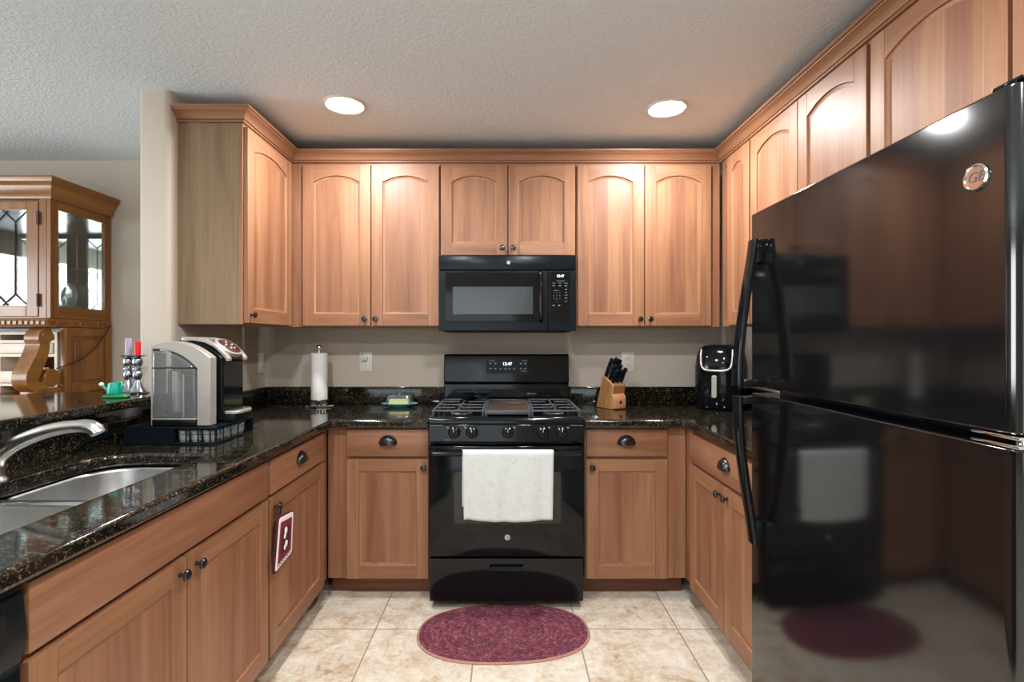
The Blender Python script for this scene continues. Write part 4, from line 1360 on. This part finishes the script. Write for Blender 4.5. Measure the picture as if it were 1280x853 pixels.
for kx, u, nm, ln in kx_rows:
    p = top_a.lerp(top_b, u) + Vector((kx, 0, 0)) + KD * 0.002
    wp = Rz @ p + Vector((0.612, 2.985, ZT))
    k = thing('knife', f'black-handled knife in the {nm} slot of the knife block', 'knife', wp[:], 30, 'knives in the knife block', local=True)
    ax = KD
    side = Vector((1, 0, 0))
    dep_ = ax.cross(side)
    loops = []
    for s, wd, th, bend in ((0.0, 0.010, 0.0075, 0), (0.012, 0.0105, 0.008, 0), (0.4, 0.0115, 0.008, 0.001), (0.75, 0.011, 0.0078, 0.001), (0.93, 0.0135, 0.008, -0.002), (1.0, 0.011, 0.006, -0.003)):
        d_ = s * ln if s != 0.012 else 0.012
        c = ax * d_ + dep_ * bend
        loops.append([(c + dep_ * (1.15 * wd * math.cos(q)) + side * (1.3 * th * math.sin(q)))[:] for q in [2 * math.pi * i / 14 for i in range(14)]])
    MB().loft(loops, black_satin).build('handle', k)
    mb = MB()
    for s in (0.25, 0.55, 0.82):
        c = ax * (s * ln)
        mb.lathe([(0.0, 0.0), (0.0022, 0.0), (0.0022, 0.0214), (0.0, 0.0214)], (c.x - 0.0107, c.y, c.z), steel, 10, 'x')
    mb.build('rivet', k)
    c = ax * -0.010
    MB().add([(ax * -0.002 + dep_ * a + side * b)[:] for a, b in ((-0.008, -0.001), (0.008, -0.001), (0.008, 0.001), (-0.008, 0.001))] + [(ax * 0.006 + dep_ * a + side * b)[:] for a, b in ((-0.008, -0.001), (0.008, -0.001), (0.008, 0.001), (-0.008, 0.001))],
             [(0, 1, 2, 3), (7, 6, 5, 4), (0, 1, 5, 4), (1, 2, 6, 5), (2, 3, 7, 6), (3, 0, 4, 7)], steel).build('bolster', k)

# air fryer
t = thing('air_fryer', 'black air fryer with silver trim loop in the right corner behind the fridge', 'air fryer', (1.262, 2.985, ZT), -34, local=True)
def se(a, b, z, y0=0.0, e=0.72, n=40):
    return [(a * math.copysign(abs(math.cos(2 * math.pi * i / n)) ** e, math.cos(2 * math.pi * i / n)), y0 + b * math.copysign(abs(math.sin(2 * math.pi * i / n)) ** e, math.sin(2 * math.pi * i / n)), z) for i in range(n)]
MB().loft([se(0.125, 0.135, 0.004), se(0.132, 0.142, 0.02), se(0.138, 0.150, 0.10), se(0.139, 0.150, 0.205)], black_gloss, True, True).build('basket_drawer', t)
mb = MB().loft([se(0.138, 0.149, 0.2075), se(0.138, 0.150, 0.24), se(0.130, 0.145, 0.30, 0.004), se(0.118, 0.132, 0.345, 0.012), se(0.095, 0.110, 0.366, 0.018), se(0.05, 0.06, 0.374, 0.02)], black_gloss, True, True)
mb.build('upper_body', t)
MB().loft([se(0.118, 0.128, 0.0), se(0.121, 0.131, 0.004)], black_matte).build('foot_ring', t)
def fy(z):      # front skin of the upper body
    for (za, ya), (zb, yb) in zip(((0.205, -0.1495), (0.24, -0.150), (0.30, -0.141), (0.345, -0.120)), ((0.24, -0.150), (0.30, -0.141), (0.345, -0.120), (0.366, -0.092))):
        if za <= z <= zb:
            return ya + (yb - ya) * (z - za) / (zb - za)
    return -0.15
loop = []
for x, z in [(-0.098, 0.345), (-0.099, 0.32), (-0.098, 0.29), (-0.095, 0.262), (-0.088, 0.243), (-0.072, 0.231), (-0.045, 0.226), (0.0, 0.225), (0.045, 0.226), (0.072, 0.231), (0.088, 0.243), (0.095, 0.262), (0.098, 0.29), (0.099, 0.32), (0.098, 0.345)]:
    x *= 0.86
    sq = (1 - (abs(x) / 0.139) ** 2.78) ** (1 / 2.78)
    yy = fy(z) * sq if z < 0.30 else (fy(z) - 0.004) * sq * 1.02
    loop.append((x, yy - 0.001, z))
MB().tube(loop, 0.0062, silver_plastic, 12).build('silver_trim_loop', t)
mb = MB()
mb.prism(rrect(-0.014, 0.014, 0.075, 0.202, 0.011, 6), 'xz', -0.190, -0.172, silver_plastic)
h_ = mb.build('handle', t, bevel=0.003)
MB().box(-0.011, 0.011, -0.174, -0.146, 0.170, 0.198, black_gloss, 0.003).box(-0.011, 0.011, -0.174, -0.146, 0.085, 0.110, black_gloss, 0.003).build('handle_mount', t, sub=h_)

# outlets and switch
def outlet(x, z, label, group):
    t = thing('wall_outlet', label, 'outlet', (x, D, z), 0, group)
    MB().box(x - 0.040, x + 0.040, D - 0.006, D - 0.0003, z - 0.062, z + 0.062, white_plastic, 0.003).build('cover_plate', t)
    for s in (-1, 1):
        zz = z + s * 0.020
        r_ = MB().prism(rrect(x - 0.017, x + 0.017, zz - 0.0145, zz + 0.0145, 0.008), 'xz', D - 0.008, D - 0.005, white_plastic).build('receptacle', t)
        mb = MB()
        for dx in (-0.006, 0.006):
            mb.box(x + dx - 0.001, x + dx + 0.001, D - 0.0084, D - 0.0078, zz - 0.002, zz + 0.006, charcoal)
        mb.cyl((x, D - 0.0084, zz - 0.007), 0.002, 0.0006, charcoal, 'y', 10)
        mb.build('slot', t, sub=r_)
X5 = lambda px: (px - 633) * 3.21 / 635
Z5 = lambda py: 1.315 - (py - 425) * 3.21 / 635
outlet(X5(457.5), Z5(452.5), 'beige outlet cover on the back wall above the butter dish, with a plug-in device', 'wall outlets')
outlet(X5(785), Z5(452.5), 'beige outlet cover on the back wall behind the knife block', 'wall outlets')
xx, zz = X5(456.5), Z5(447.5)
t = thing('plug_in_adapter', 'small white round plug-in device with a wire loop in the left outlet', 'adapter', (xx, D - 0.01, zz))
MB().cyl((xx, D - 0.034, zz), 0.019, 0.0255, white_plastic, 'y', 24, 0.004).build('housing', t)
MB().prism([(xx - 0.004, zz - 0.005), (xx + 0.005, zz - 0.005), (xx + 0.0005, zz + 0.006)], 'xz', D - 0.0347, D - 0.0337, charcoal).build('arrow_mark', t)
MB().tube([(xx - 0.019, D - 0.02, zz), (xx - 0.015, D - 0.022, zz + 0.02), (xx - 0.003, D - 0.022, zz + 0.035), (xx - 0.002, D - 0.02, zz + 0.062), (xx - 0.006, D - 0.02, zz + 0.07)], 0.0015, steel, 8).build('wire_loop', t)
t = thing('light_switch', 'white switch plate on the left wall behind the coffee maker', 'light switch', (XL, 3.155, Z5(453.5)))
zz = Z5(453.5)
MB().box(XL + 0.0003, XL + 0.006, 3.115, 3.195, zz - 0.062, zz + 0.062, white_plastic, 0.003).build('cover_plate', t)
MB().box(XL + 0.005, XL + 0.010, 3.138, 3.172, zz - 0.033, zz + 0.033, white_plastic, 0.002).build('rocker', t)
t = thing('splash_outlet', 'black outlet cover on the granite splash behind the faucet', 'outlet', (XL + 0.02, 1.88, 0.985))
MB().box(XL + 0.0203, XL + 0.026, 1.815, 1.945, 0.945, 1.027, black_satin, 0.003).build('cover_plate', t)
for yy in (1.86, 1.90):
    MB().box(XL + 0.0255, XL + 0.0275, yy - 0.013, yy + 0.013, 0.969, 1.003, charcoal, 0.002).build('receptacle', t)

# pot holder hanging from the corner cabinet's knob
def pot_holder():
    xk = -0.8735
    t = thing('pot_holder', 'maroon and white quilted pot holder hanging from a base cabinet knob', 'pot holder', (xk, 1.966, 0.672))
    TL, TR, BR, BL = Vector((1.938, 0.640)), Vector((2.076, 0.624)), Vector((2.060, 0.450)), Vector((1.898, 0.432))
    c = (TL + TR + BR + BL) / 4
    def quad(s, r, n=5):
        pts = []
        q = [c + (p - c) * s for p in (TL, TR, BR, BL)]
        for i in range(4):
            a, b, d = q[i - 1], q[i], q[(i + 1) % 4]
            e0 = b + (a - b).normalized() * r
            e1 = b + (d - b).normalized() * r
            for k in range(n + 1):
                u = k / n
                pts.append(((1 - u) ** 2 * e0 + 2 * u * (1 - u) * b + u * u * e1)[:])
        return pts
    def pad(s0, s1, x0, x1, m, name, sub=None, r=0.018):
        l0 = [(x0, *p) for p in quad(s1, r)]; la = [(x0 + 0.2 * (x1 - x0), *p) for p in quad(s0, r)]; lb = [(x0 + 0.7 * (x1 - x0), *p) for p in quad(s0, r)]; l1 = [(x1, *p) for p in quad(s1, r)]
        return MB().loft([l0, la, lb, l1], m).build(name, t, sub=sub, angle=50)
    p0 = pad(1.0, 0.965, xk - 0.006, xk + 0.005, mitt_dark, 'binding')
    pad(0.92, 0.91, xk - 0.002, xk + 0.0062, mitt_white, 'white_border', p0, 0.014)
    pad(0.73, 0.72, xk - 0.002, xk + 0.0074, mitt_red, 'maroon_field', p0, 0.006)
    pad(0.45, 0.44, xk - 0.002, xk + 0.0084, mitt_dark, 'dark_patch', p0, 0.004)
    mb = MB()
    for y, z, r_ in ((1.994, 0.566, 0.013), (1.985, 0.548, 0.010), (1.997, 0.515, 0.012), (1.984, 0.505, 0.009)):
        mb.sphere((xk + 0.0085, y, z), r_, mitt_white, (0.16, 1, 1.1), 16, 8)
    mb.build('applique', t, sub=p0)
    pts = []
    for i in range(40):
        u = i / 39
        y, z = 1.922 + 0.118 * u, 0.4535 + 0.016 * u + 0.005 * math.sin(u * 40) 
        pts.append((xk + 0.0064, y, z))
    MB().tube(pts, 0.0011, black_satin, 6).build('stitched_script', t, sub=p0)
    lp = [(xk - 0.002, 1.945, 0.634), (xk - 0.003, 1.944, 0.66), (xk - 0.004, 1.952, 0.682), (xk - 0.004, 1.968, 0.689), (xk - 0.004, 1.980, 0.680), (xk - 0.003, 1.977, 0.66), (xk - 0.002, 1.962, 0.632)]
    MB().tube(lp, 0.0040, mitt_dark, 10, 0.6).build('hanging_loop', t)
pot_holder()

# ------------------------------------------------------------------ things on the bar
ZBAR = 1.0825
cx, cy = -1.628, 2.215
t = thing('candlestick', 'silver twin candlestick with turned stems at the end of the granite bar', 'candlestick', (cx, cy, ZBAR))
MB().lathe([(0.0, 0), (0.062, 0), (0.064, 0.004), (0.05, 0.008), (0.036, 0.011), (0.0, 0.012)], (cx, cy, ZBAR), pewter, 36, sx=1.0, sy=0.75).build('base', t)
for s in (-1, 1):
    x = cx + s * 0.020
    MB().lathe([(0.034, 0.008), (0.030, 0.014), (0.020, 0.032), (0.012, 0.050), (0.010, 0.056), (0.016, 0.066), (0.0195, 0.080), (0.017, 0.094), (0.011, 0.102), (0.020, 0.105), (0.020, 0.109), (0.011, 0.112), (0.018, 0.122), (0.021, 0.136), (0.018, 0.148), (0.011, 0.154), (0.020, 0.158), (0.032, 0.162), (0.033, 0.165), (0.014, 0.166), (0.0, 0.166)], (x, cy, ZBAR), pewter, 28).build('stem', t)
for s, m_, h_, nm in ((-1, lav_wax, 0.072, 'lavender'), (1, red_wax, 0.058, 'red')):
    x = cx + s * 0.020
    t = thing('candle', f'{nm} pillar candle on the silver twin candlestick', 'candle', (x, cy, ZBAR + 0.1665), 0, 'candles on the candlestick')
    MB().lathe([(0.0, 0), (0.0125, 0), (0.0125, h_ - 0.002), (0.011, h_), (0.0, h_ - 0.002)], (x, cy, ZBAR + 0.1665), m_, 24).build('wax', t)
    MB().cyl((x, cy, ZBAR + 0.1665 + h_ - 0.003), 0.0008, 0.008, charcoal, n=8).build('wick', t)
gx, gy = -1.578, 2.055
t = thing('garden_ornament', 'small teal watering can ornament on a green base beside the candlestick', 'ornament', (gx, gy, ZBAR))
MB().lathe([(0.0, 0), (0.05, 0), (0.053, 0.004), (0.046, 0.011), (0.02, 0.014), (0.0, 0.0145)], (gx, gy, ZBAR), green_glaze, 32, sx=1.0, sy=0.7).build('base', t)
can = MB().lathe([(0.0, 0.0), (0.024, 0.0), (0.0255, 0.004), (0.023, 0.030), (0.020, 0.044), (0.017, 0.046), (0.017, 0.040), (0.0, 0.038)], (gx - 0.008, gy, ZBAR + 0.0135), teal, 24).build('watering_can', t)
MB().tube([(gx - 0.028, gy, ZBAR + 0.026), (gx - 0.045, gy, ZBAR + 0.036), (gx - 0.058, gy, ZBAR + 0.050)], [0.006, 0.005, 0.005], teal, 12).build('spout', t, sub=can)
MB().sphere((gx - 0.060, gy, ZBAR + 0.052), 0.0085, white_plastic).build('spout_rose', t, sub=can)
MB().tube([(gx + 0.006, gy, ZBAR + 0.058), (gx + 0.018, gy, ZBAR + 0.062), (gx + 0.028, gy, ZBAR + 0.048), (gx + 0.024, gy, ZBAR + 0.028), (gx + 0.014, gy, ZBAR + 0.022)], 0.0035, teal, 10).build('handle', t, sub=can)

# ------------------------------------------------------------------ china hutch in the dining area
HX1, HX0, HY0, HY1 = -2.49, -3.86, 2.775, 3.195
t = thing('china_hutch', 'honey oak china hutch with leaded glass doors against the dining wall', 'hutch', ((HX0 + HX1) / 2, 3.0, 0))
# buffet below
ZK = 1.005
mb = MB()
mb.box(HX0 - 0.04, HX1 + 0.03, 2.60, HY1, 0.07, ZK - 0.035, oak_z, 0.004)
mb.box(HX0 - 0.02, HX1 + 0.01, 2.63, HY1, 0.0, 0.075, oak_x)
mb.build('buffet_body', t)
MB().box(HX0 - 0.07, HX1 + 0.055, 2.565, HY1, ZK - 0.034, ZK, oak_x, 0.010, 3).build('buffet_top', t)
wd_ = (HX1 - HX0 + 0.06) / 3
for k in range(3):
    a = HX0 - 0.03 + k * wd_ + 0.012
    d = MB().box(a, a + wd_ - 0.024, 2.582, 2.600, 0.11, 0.70, oak_z, 0.004).box(a + 0.06, a + wd_ - 0.084, 2.572, 2.583, 0.17, 0.64, oak_z, 0.008).build('buffet_door', t)
    MB().sphere((a + 0.03, 2.572, 0.45), 0.012, nickel).build('knob', t, sub=d)
    d = MB().box(a, a + wd_ - 0.024, 2.582, 2.600, 0.73, 0.94, oak_x, 0.004).build('buffet_drawer', t)
    MB().sphere((a + wd_ / 2 - 0.012, 2.572, 0.835), 0.012, nickel).build('knob', t, sub=d)
# lower open stage: side panels, back, bracket scrolls
def side_panel(x0, x1):
    mb = MB()
    mb.box(x0, x1, 2.86, HY1, ZK + 0.001, 1.385, oak_z)
    return mb
for x0, x1, nm in ((HX1 - 0.022, HX1, 'side_panel'), (HX0, HX0 + 0.022, 'side_panel')):
    sp = side_panel(x0, x1).build('side_panel', t, bevel=0.002)
    s_ = 1 if x1 == HX1 else -1
    xf = x1 if s_ > 0 else x0
    mb = MB()
    for a, b, c, d in ((2.86, 2.905, ZK + 0.001, 1.385), (3.15, HY1, ZK + 0.001, 1.385), (2.905, 3.15, ZK + 0.001, ZK + 0.05), (2.905, 3.15, 1.335, 1.385)):
        mb.box(min(xf, xf + s_ * 0.008), max(xf, xf + s_ * 0.008), a, b, c, d, oak_z)
    mb.box(min(xf, xf + s_ * 0.006), max(xf, xf + s_ * 0.006), 2.925, 3.13, ZK + 0.07, 1.315, oak_z)
    mb.build('raised_frame', t, sub=sp, bevel=0.003)
MB().box(HX0 + 0.022, HX1 - 0.022, HY1 - 0.012, HY1, ZK + 0.001, 1.385, oak_x).build('back_panel', t)
# small drawers standing at the back of the stage
def desk_unit(x0, x1, t):
    ya, yb = 2.94, HY1 - 0.014
    mb = MB()
    mb.box(x0, x0 + 0.016, ya, yb, ZK + 0.001, 1.36, cream_with_glare).box(x1 - 0.016, x1, ya, yb, ZK + 0.001, 1.36, cream_with_glare)
    for z in (1.055, 1.225, 1.305):
        mb.box(x0 + 0.016, x1 - 0.016, ya, yb, z - 0.008, z + 0.008, cream_with_glare)
    mb.box(x0 + 0.016, x1 - 0.016, yb - 0.01, yb, ZK + 0.001, 1.36, dark_red_in)
    mb.box(x0 + 0.016, x1 - 0.016, ya, yb, 1.345, 1.36, cream_with_glare)
    u = mb.build('drawer_unit', t)
    for za, zb in ((1.236, 1.295), (1.066, 1.122)):
        d = MB().box(x0 + 0.02, x1 - 0.02, ya - 0.006, ya + 0.06, za, zb, cream_with_glare, 0.003).build('small_drawer', t, sub=u)
        zz = (za + zb) / 2
        xx = x1 - 0.085
        MB().tube([(xx - 0.022, ya - 0.007, zz + 0.006), (xx - 0.014, ya - 0.016, zz - 0.006), (xx + 0.014, ya - 0.016, zz - 0.006), (xx + 0.022, ya - 0.007, zz + 0.006)], 0.003, knob_black, 8).build('bail_pull', t, sub=u)
    MB().box(x0 + 0.016, x1 - 0.016, ya, yb, 1.122, 1.132, cream_with_glare).build('cubby_shelf', t, sub=u)
desk_unit(-2.945, -2.60, t)
desk_unit(-3.30, -2.955, t)
def scroll(x0, x1):
    path = [(2.800, 1.357), (2.765, 1.352), (2.750, 1.325), (2.758, 1.290), (2.745, 1.235), (2.715, 1.175), (2.690, 1.125), (2.690, 1.085), (2.720, 1.060), (2.755, 1.070), (2.765, 1.105)]
    wid = [0.020, 0.026, 0.030, 0.030, 0.034, 0.036, 0.038, 0.034, 0.028, 0.024, 0.014]
    # smooth the centre line
    P = [Vector(p) for p in path]
    pts, ws = [], []
    for i in range(len(P) - 1):
        p0, p1, p2, p3 = P[max(0, i - 1)], P[i], P[i + 1], P[min(len(P) - 1, i + 2)]
        for k in range(5):
            u = k / 5
            pts.append(0.5 * ((2 * p1) + (p2 - p0) * u + (2 * p0 - 5 * p1 + 4 * p2 - p3) * u * u + (3 * p1 - p0 - 3 * p2 + p3) * u ** 3))
            ws.append(wid[i] * (1 - u) + wid[i + 1] * u)
    pts.append(P[-1]); ws.append(wid[-1])
    loops = []
    for i, p in enumerate(pts):
        d = (pts[min(i + 1, len(pts) - 1)] - pts[max(0, i - 1)]).normalized()
        nn = Vector((-d.y, d.x)) * ws[i]
        a, b = p + nn, p - nn
        loops.append([(x0, a.x, a.y), (x1, a.x, a.y), (x1, b.x, b.y), (x0, b.x, b.y)])
    mb = MB().loft(loops, oak_y)
    mb.cyl((x0 - 0.004, 2.775, 1.335), 0.036, x1 - x0 + 0.008, oak_y, 'x', 28, 0.004)
    mb.cyl((x0 - 0.004, 2.800, 1.105), 0.050, x1 - x0 + 0.008, oak_y, 'x', 32, 0.004)
    mb.box(x0 - 0.006, x1 + 0.006, 2.70, 2.86, ZK + 0.001, 1.05, oak_x, 0.008, 2)
    mb.build('scroll_bracket', t, bevel=0.003)
scroll(-2.585, -2.505)
scroll(HX0 + 0.015, HX0 + 0.095)
# upper case: frames, glass, shelf, mirror back
ZH0, ZH1 = 1.387, 2.10
mb = MB()
mb.box(HX0 - 0.01, HX1 + 0.01, HY0 - 0.03, HY1, ZH0, ZH0 + 0.045, oak_x, 0.006)
mb.box(HX0 + 0.0225, HX1 - 0.0225, HY0 + 0.018, HY1, ZH0 + 0.045, ZH0 + 0.065, oak_x)
mb.box(HX0 + 0.0225, HX1 - 0.0225, HY0 + 0.018, HY1, ZH1 - 0.05, ZH1 - 0.001, oak_x)
mb.build('case_floor_and_top', t)
mb = MB()
for k in range(44):
    a = HX0 + 0.02 + k * 0.031
    mb.box(a, a + 0.017, HY0 - 0.036, HY0 - 0.030, ZH0 + 0.012, ZH0 + 0.030, oak_x)
for k in range(13):
    a = HY0 - 0.015 + k * 0.031
    mb.box(HX1 + 0.010, HX1 + 0.015, a, a + 0.017, ZH0 + 0.012, ZH0 + 0.030, oak_y)
den = mb.build('dentil_trim', t)
den['kind'] = 'stuff'
MB().box(HX0 + 0.02, HX1 - 0.02, HY1 - 0.012, HY1 - 0.006, ZH0 + 0.065, ZH1 - 0.05, mirror).build('mirror_back', t)
for xf, s_ in ((HX1, 1), (HX0, -1)):
    xa, xb = (xf - 0.022, xf) if s_ > 0 else (xf, xf + 0.022)
    zg0, zg1 = 1.50, 2.035
    ya, yb = HY0 + 0.05, HY1 - 0.045
    mb = MB()
    mb.box(xa, xb, HY0, ya, ZH0 + 0.046, ZH1, oak_z).box(xa, xb, yb, HY1, ZH0 + 0.046, ZH1, oak_z)
    mb.box(xa, xb, ya, yb, ZH0 + 0.046, zg0, oak_y).box(xa, xb, ya, yb, zg1, ZH1, oak_y)
    fr = mb.build('side_frame', t, bevel=0.002)
    MB().box((xa + xb) / 2 - 0.002, (xa + xb) / 2 + 0.002, ya - 0.006, yb + 0.006, zg0 - 0.006, zg1 + 0.006, glass).build('side_glass', t, sub=fr)
def leaded_door(x0, x1, hinge):
    z0, z1 = ZH0 + 0.055, ZH1 - 0.03
    xi0, xi1, zi0, zi1 = x0 + 0.065, x1 - 0.065, 1.50, 2.025
    d = picture_frame(x0, x1, z0, z1, xi0, xi1, zi0, zi1, HY0 - 0.004, HY0 + 0.017, oak_z).build('glass_door', t, bevel=0.003)
    yg = HY0 + 0.008
    MB().box(xi0 - 0.004, xi1 + 0.004, yg - 0.002, yg + 0.002, zi0 - 0.004, zi1 + 0.004, glass).build('pane', t, sub=d)
    cx = (xi0 + xi1) / 2
    mb = MB()
    w2 = (xi1 - xi0)
    xl, xr = xi0 + w2 * 0.2, xi1 - w2 * 0.2
    def came(pts):
        mb.tube([(p[0], yg - 0.003, p[1]) for p in pts], 0.0035, lead, 8)
    for xx in (xl, cx, xr):
        came([(xx, zi0 + 0.06), (xx, zi1 - 0.07)])
    for za, sg in ((zi0, 1), (zi1, -1)):
        zb = za + sg * 0.065
        came([(xi0, za + sg * 0.004), (xl, zb)]); came([(xl + (xl - xi0), za + sg * 0.004), (xl, zb)])
        came([(cx - 0.06, za + sg * 0.004), (cx, zb)]); came([(cx + 0.06, za + sg * 0.004), (cx, zb)])
        came([(xr - (xi1 - xr), za + sg * 0.004), (xr, zb)]); came([(xi1, za + sg * 0.004), (xr, zb)])
    mb.build('lead_came', t, sub=d)
    for zz in (z0 + 0.09, z1 - 0.09):
        MB().cyl((hinge, HY0 - 0.009, zz - 0.035), 0.006, 0.07, knob_black, n=12).build('hinge', t, sub=d)
leaded_door(-3.02, -2.555, -2.553)
leaded_door(-3.49, -3.03, -3.492)
for a, b in ((HX1 - 0.064, HX1 - 0.023), (HX0 + 0.023, -3.492)):
    MB().box(a, b, HY0, HY0 + 0.017, ZH0 + 0.046, ZH1, oak_z).build('front_stile', t, bevel=0.002)
MB().box(HX0 + 0.024, HX1 - 0.024, HY0 + 0.03, HY1 - 0.014, 1.722, 1.729, glass).build('glass_shelf', t)
# crown
prof = [(0.0, 2.085), (0.012, 2.085), (0.016, 2.10), (0.014, 2.112), (0.030, 2.135), (0.034, 2.150), (0.052, 2.168), (0.058, 2.185), (0.058, 2.196), (0.0, 2.196)]
path = [Vector((HX0, HY1)), Vector((HX0, HY0)), Vector((HX1, HY0)), Vector((HX1, HY1))]
mb = MB(); rings = []
for i in range(4):
    nrm_ = []
    for a, b in ((i - 1, i), (i, i + 1)):
        if 0 <= a and b < 4:
            d = (path[b] - path[a]).normalized()
            nrm_.append(Vector((d.y, -d.x)))
    off = nrm_[0] if len(nrm_) == 1 else nrm_[0] + nrm_[1]
    rings.append([(path[i].x + off.x * p, path[i].y + off.y * p, z) for p, z in prof])
for i, m_ in enumerate((oak_y, oak_x, oak_y)):
    k = len(prof)
    mb.add(rings[i] + rings[i + 1], [(j, (j + 1) % k, k + (j + 1) % k, k + j) for j in range(k)] + [tuple(range(k)), tuple(range(2 * k - 1, k - 1, -1))], m_)
mb.box(HX0 + 0.001, HX1 - 0.001, HY0 + 0.001, HY1, 2.11, 2.19, oak_x)
mb.build('crown', t, angle=25)

# glassware inside
def glass_bowl(x, y, z, r, h, label):
    mb = MB()
    n = 36
    prof = [(0.35, 0), (0.42, 0.02), (0.62, 0.25), (0.86, 0.65), (1.0, 1.0), (0.96, 1.0), (0.8, 0.65), (0.55, 0.28), (0.0, 0.10)]
    vs, fs = [], []
    for r_, h_ in prof:
        for i in range(n):
            q = 2 * math.pi * i / n
            s = 1 + (0.05 * math.cos(q * 12) if r_ > 0.5 else 0)
            vs.append((x + r * r_ * s * math.cos(q), y + r * r_ * s * math.sin(q), z + h * h_ + (0.06 * h * math.cos(q * 12) if h_ > 0.9 else 0)))
    for j in range(len(prof) - 1):
        for i in range(n):
            fs.append((j * n + i, j * n + (i + 1) % n, (j + 1) * n + (i + 1) % n, (j + 1) * n + i))
    fs.append(tuple(range(n)))
    mb.add(vs, fs, crystal)
    o = mb.build('crystal_bowl', angle=20)
    tag(o, label, 'bowl', 'crystal in the hutch')
glass_bowl(-2.655, 2.965, ZH0 + 0.066, 0.125, 0.055, 'wide shallow cut crystal bowl behind the side glass of the hutch')
glass_bowl(-2.93, 3.00, ZH0 + 0.066, 0.12, 0.09, 'deep cut crystal bowl behind the leaded hutch door')
def platter(x, z, r, label):
    o = MB().lathe([(0.0, 0.0), (r * 0.6, -0.002), (r * 0.95, -0.016), (r, -0.020), (r * 0.95, -0.012), (r * 0.6, 0.004), (0.0, 0.006)], (0, 0, 0), crystal, 40, 'y').build('crystal_plate')
    o.location = (x, 3.135, z)
    o.rotation_euler = (R(-12), 0, 0)
    tag(o, label, 'plate', 'crystal in the hutch')
platter(-2.74, ZH0 + 0.066 + 0.112, 0.11, 'cut crystal plate standing behind the leaded door, nearest the hutch side')
platter(-3.18, ZH0 + 0.066 + 0.112, 0.11, 'cut crystal plate standing at the far left of the hutch interior')
x, y, z = -2.645, 2.93, 1.7295
t = thing('crystal_goblet', 'clear stemmed goblet on the upper glass shelf of the hutch', 'goblet', (x, y, z), 0, 'crystal in the hutch')
MB().lathe([(0.0, 0), (0.033, 0), (0.033, 0.002), (0.006, 0.008), (0.004, 0.06), (0.008, 0.072), (0.0, 0.073)], (x, y, z), crystal, 24).build('stem', t)
MB().lathe([(0.004, 0.073), (0.024, 0.088), (0.036, 0.118), (0.034, 0.155), (0.032, 0.155), (0.034, 0.118), (0.022, 0.091), (0.0, 0.080)], (x, y, z), crystal, 28).build('bowl', t)
o = MB().box(-2.735, -2.695, 2.965, 2.995, 1.1325, 1.153, cream_with_glare, 0.004).build('trinket_box')
tag(o, 'tiny cream trinket box inside the hutch cubby', 'box')
# cords
o = MB().tube([(-2.476, 3.17, 1.40), (-2.474, 3.13, 1.345), (-2.472, 3.06, 1.27), (-2.472, 2.98, 1.215), (-2.476, 2.90, 1.18), (-2.485, 2.845, 1.165), (-2.515, 2.838, 1.155)], 0.0035, cord_dark, 8).build('power_cord')
tag(o, 'thin dark cord drooping across the side panel of the hutch', 'cord')
o = MB().tube([(-2.66, 2.64, ZK + 0.006), (-2.72, 2.66, ZK + 0.006), (-2.80, 2.63, ZK + 0.006), (-2.90, 2.61, ZK + 0.006), (-3.05, 2.63, ZK + 0.006)], 0.005, cord_white, 8).build('white_cord')
tag(o, 'pale cord lying along the front of the hutch ledge', 'cord')
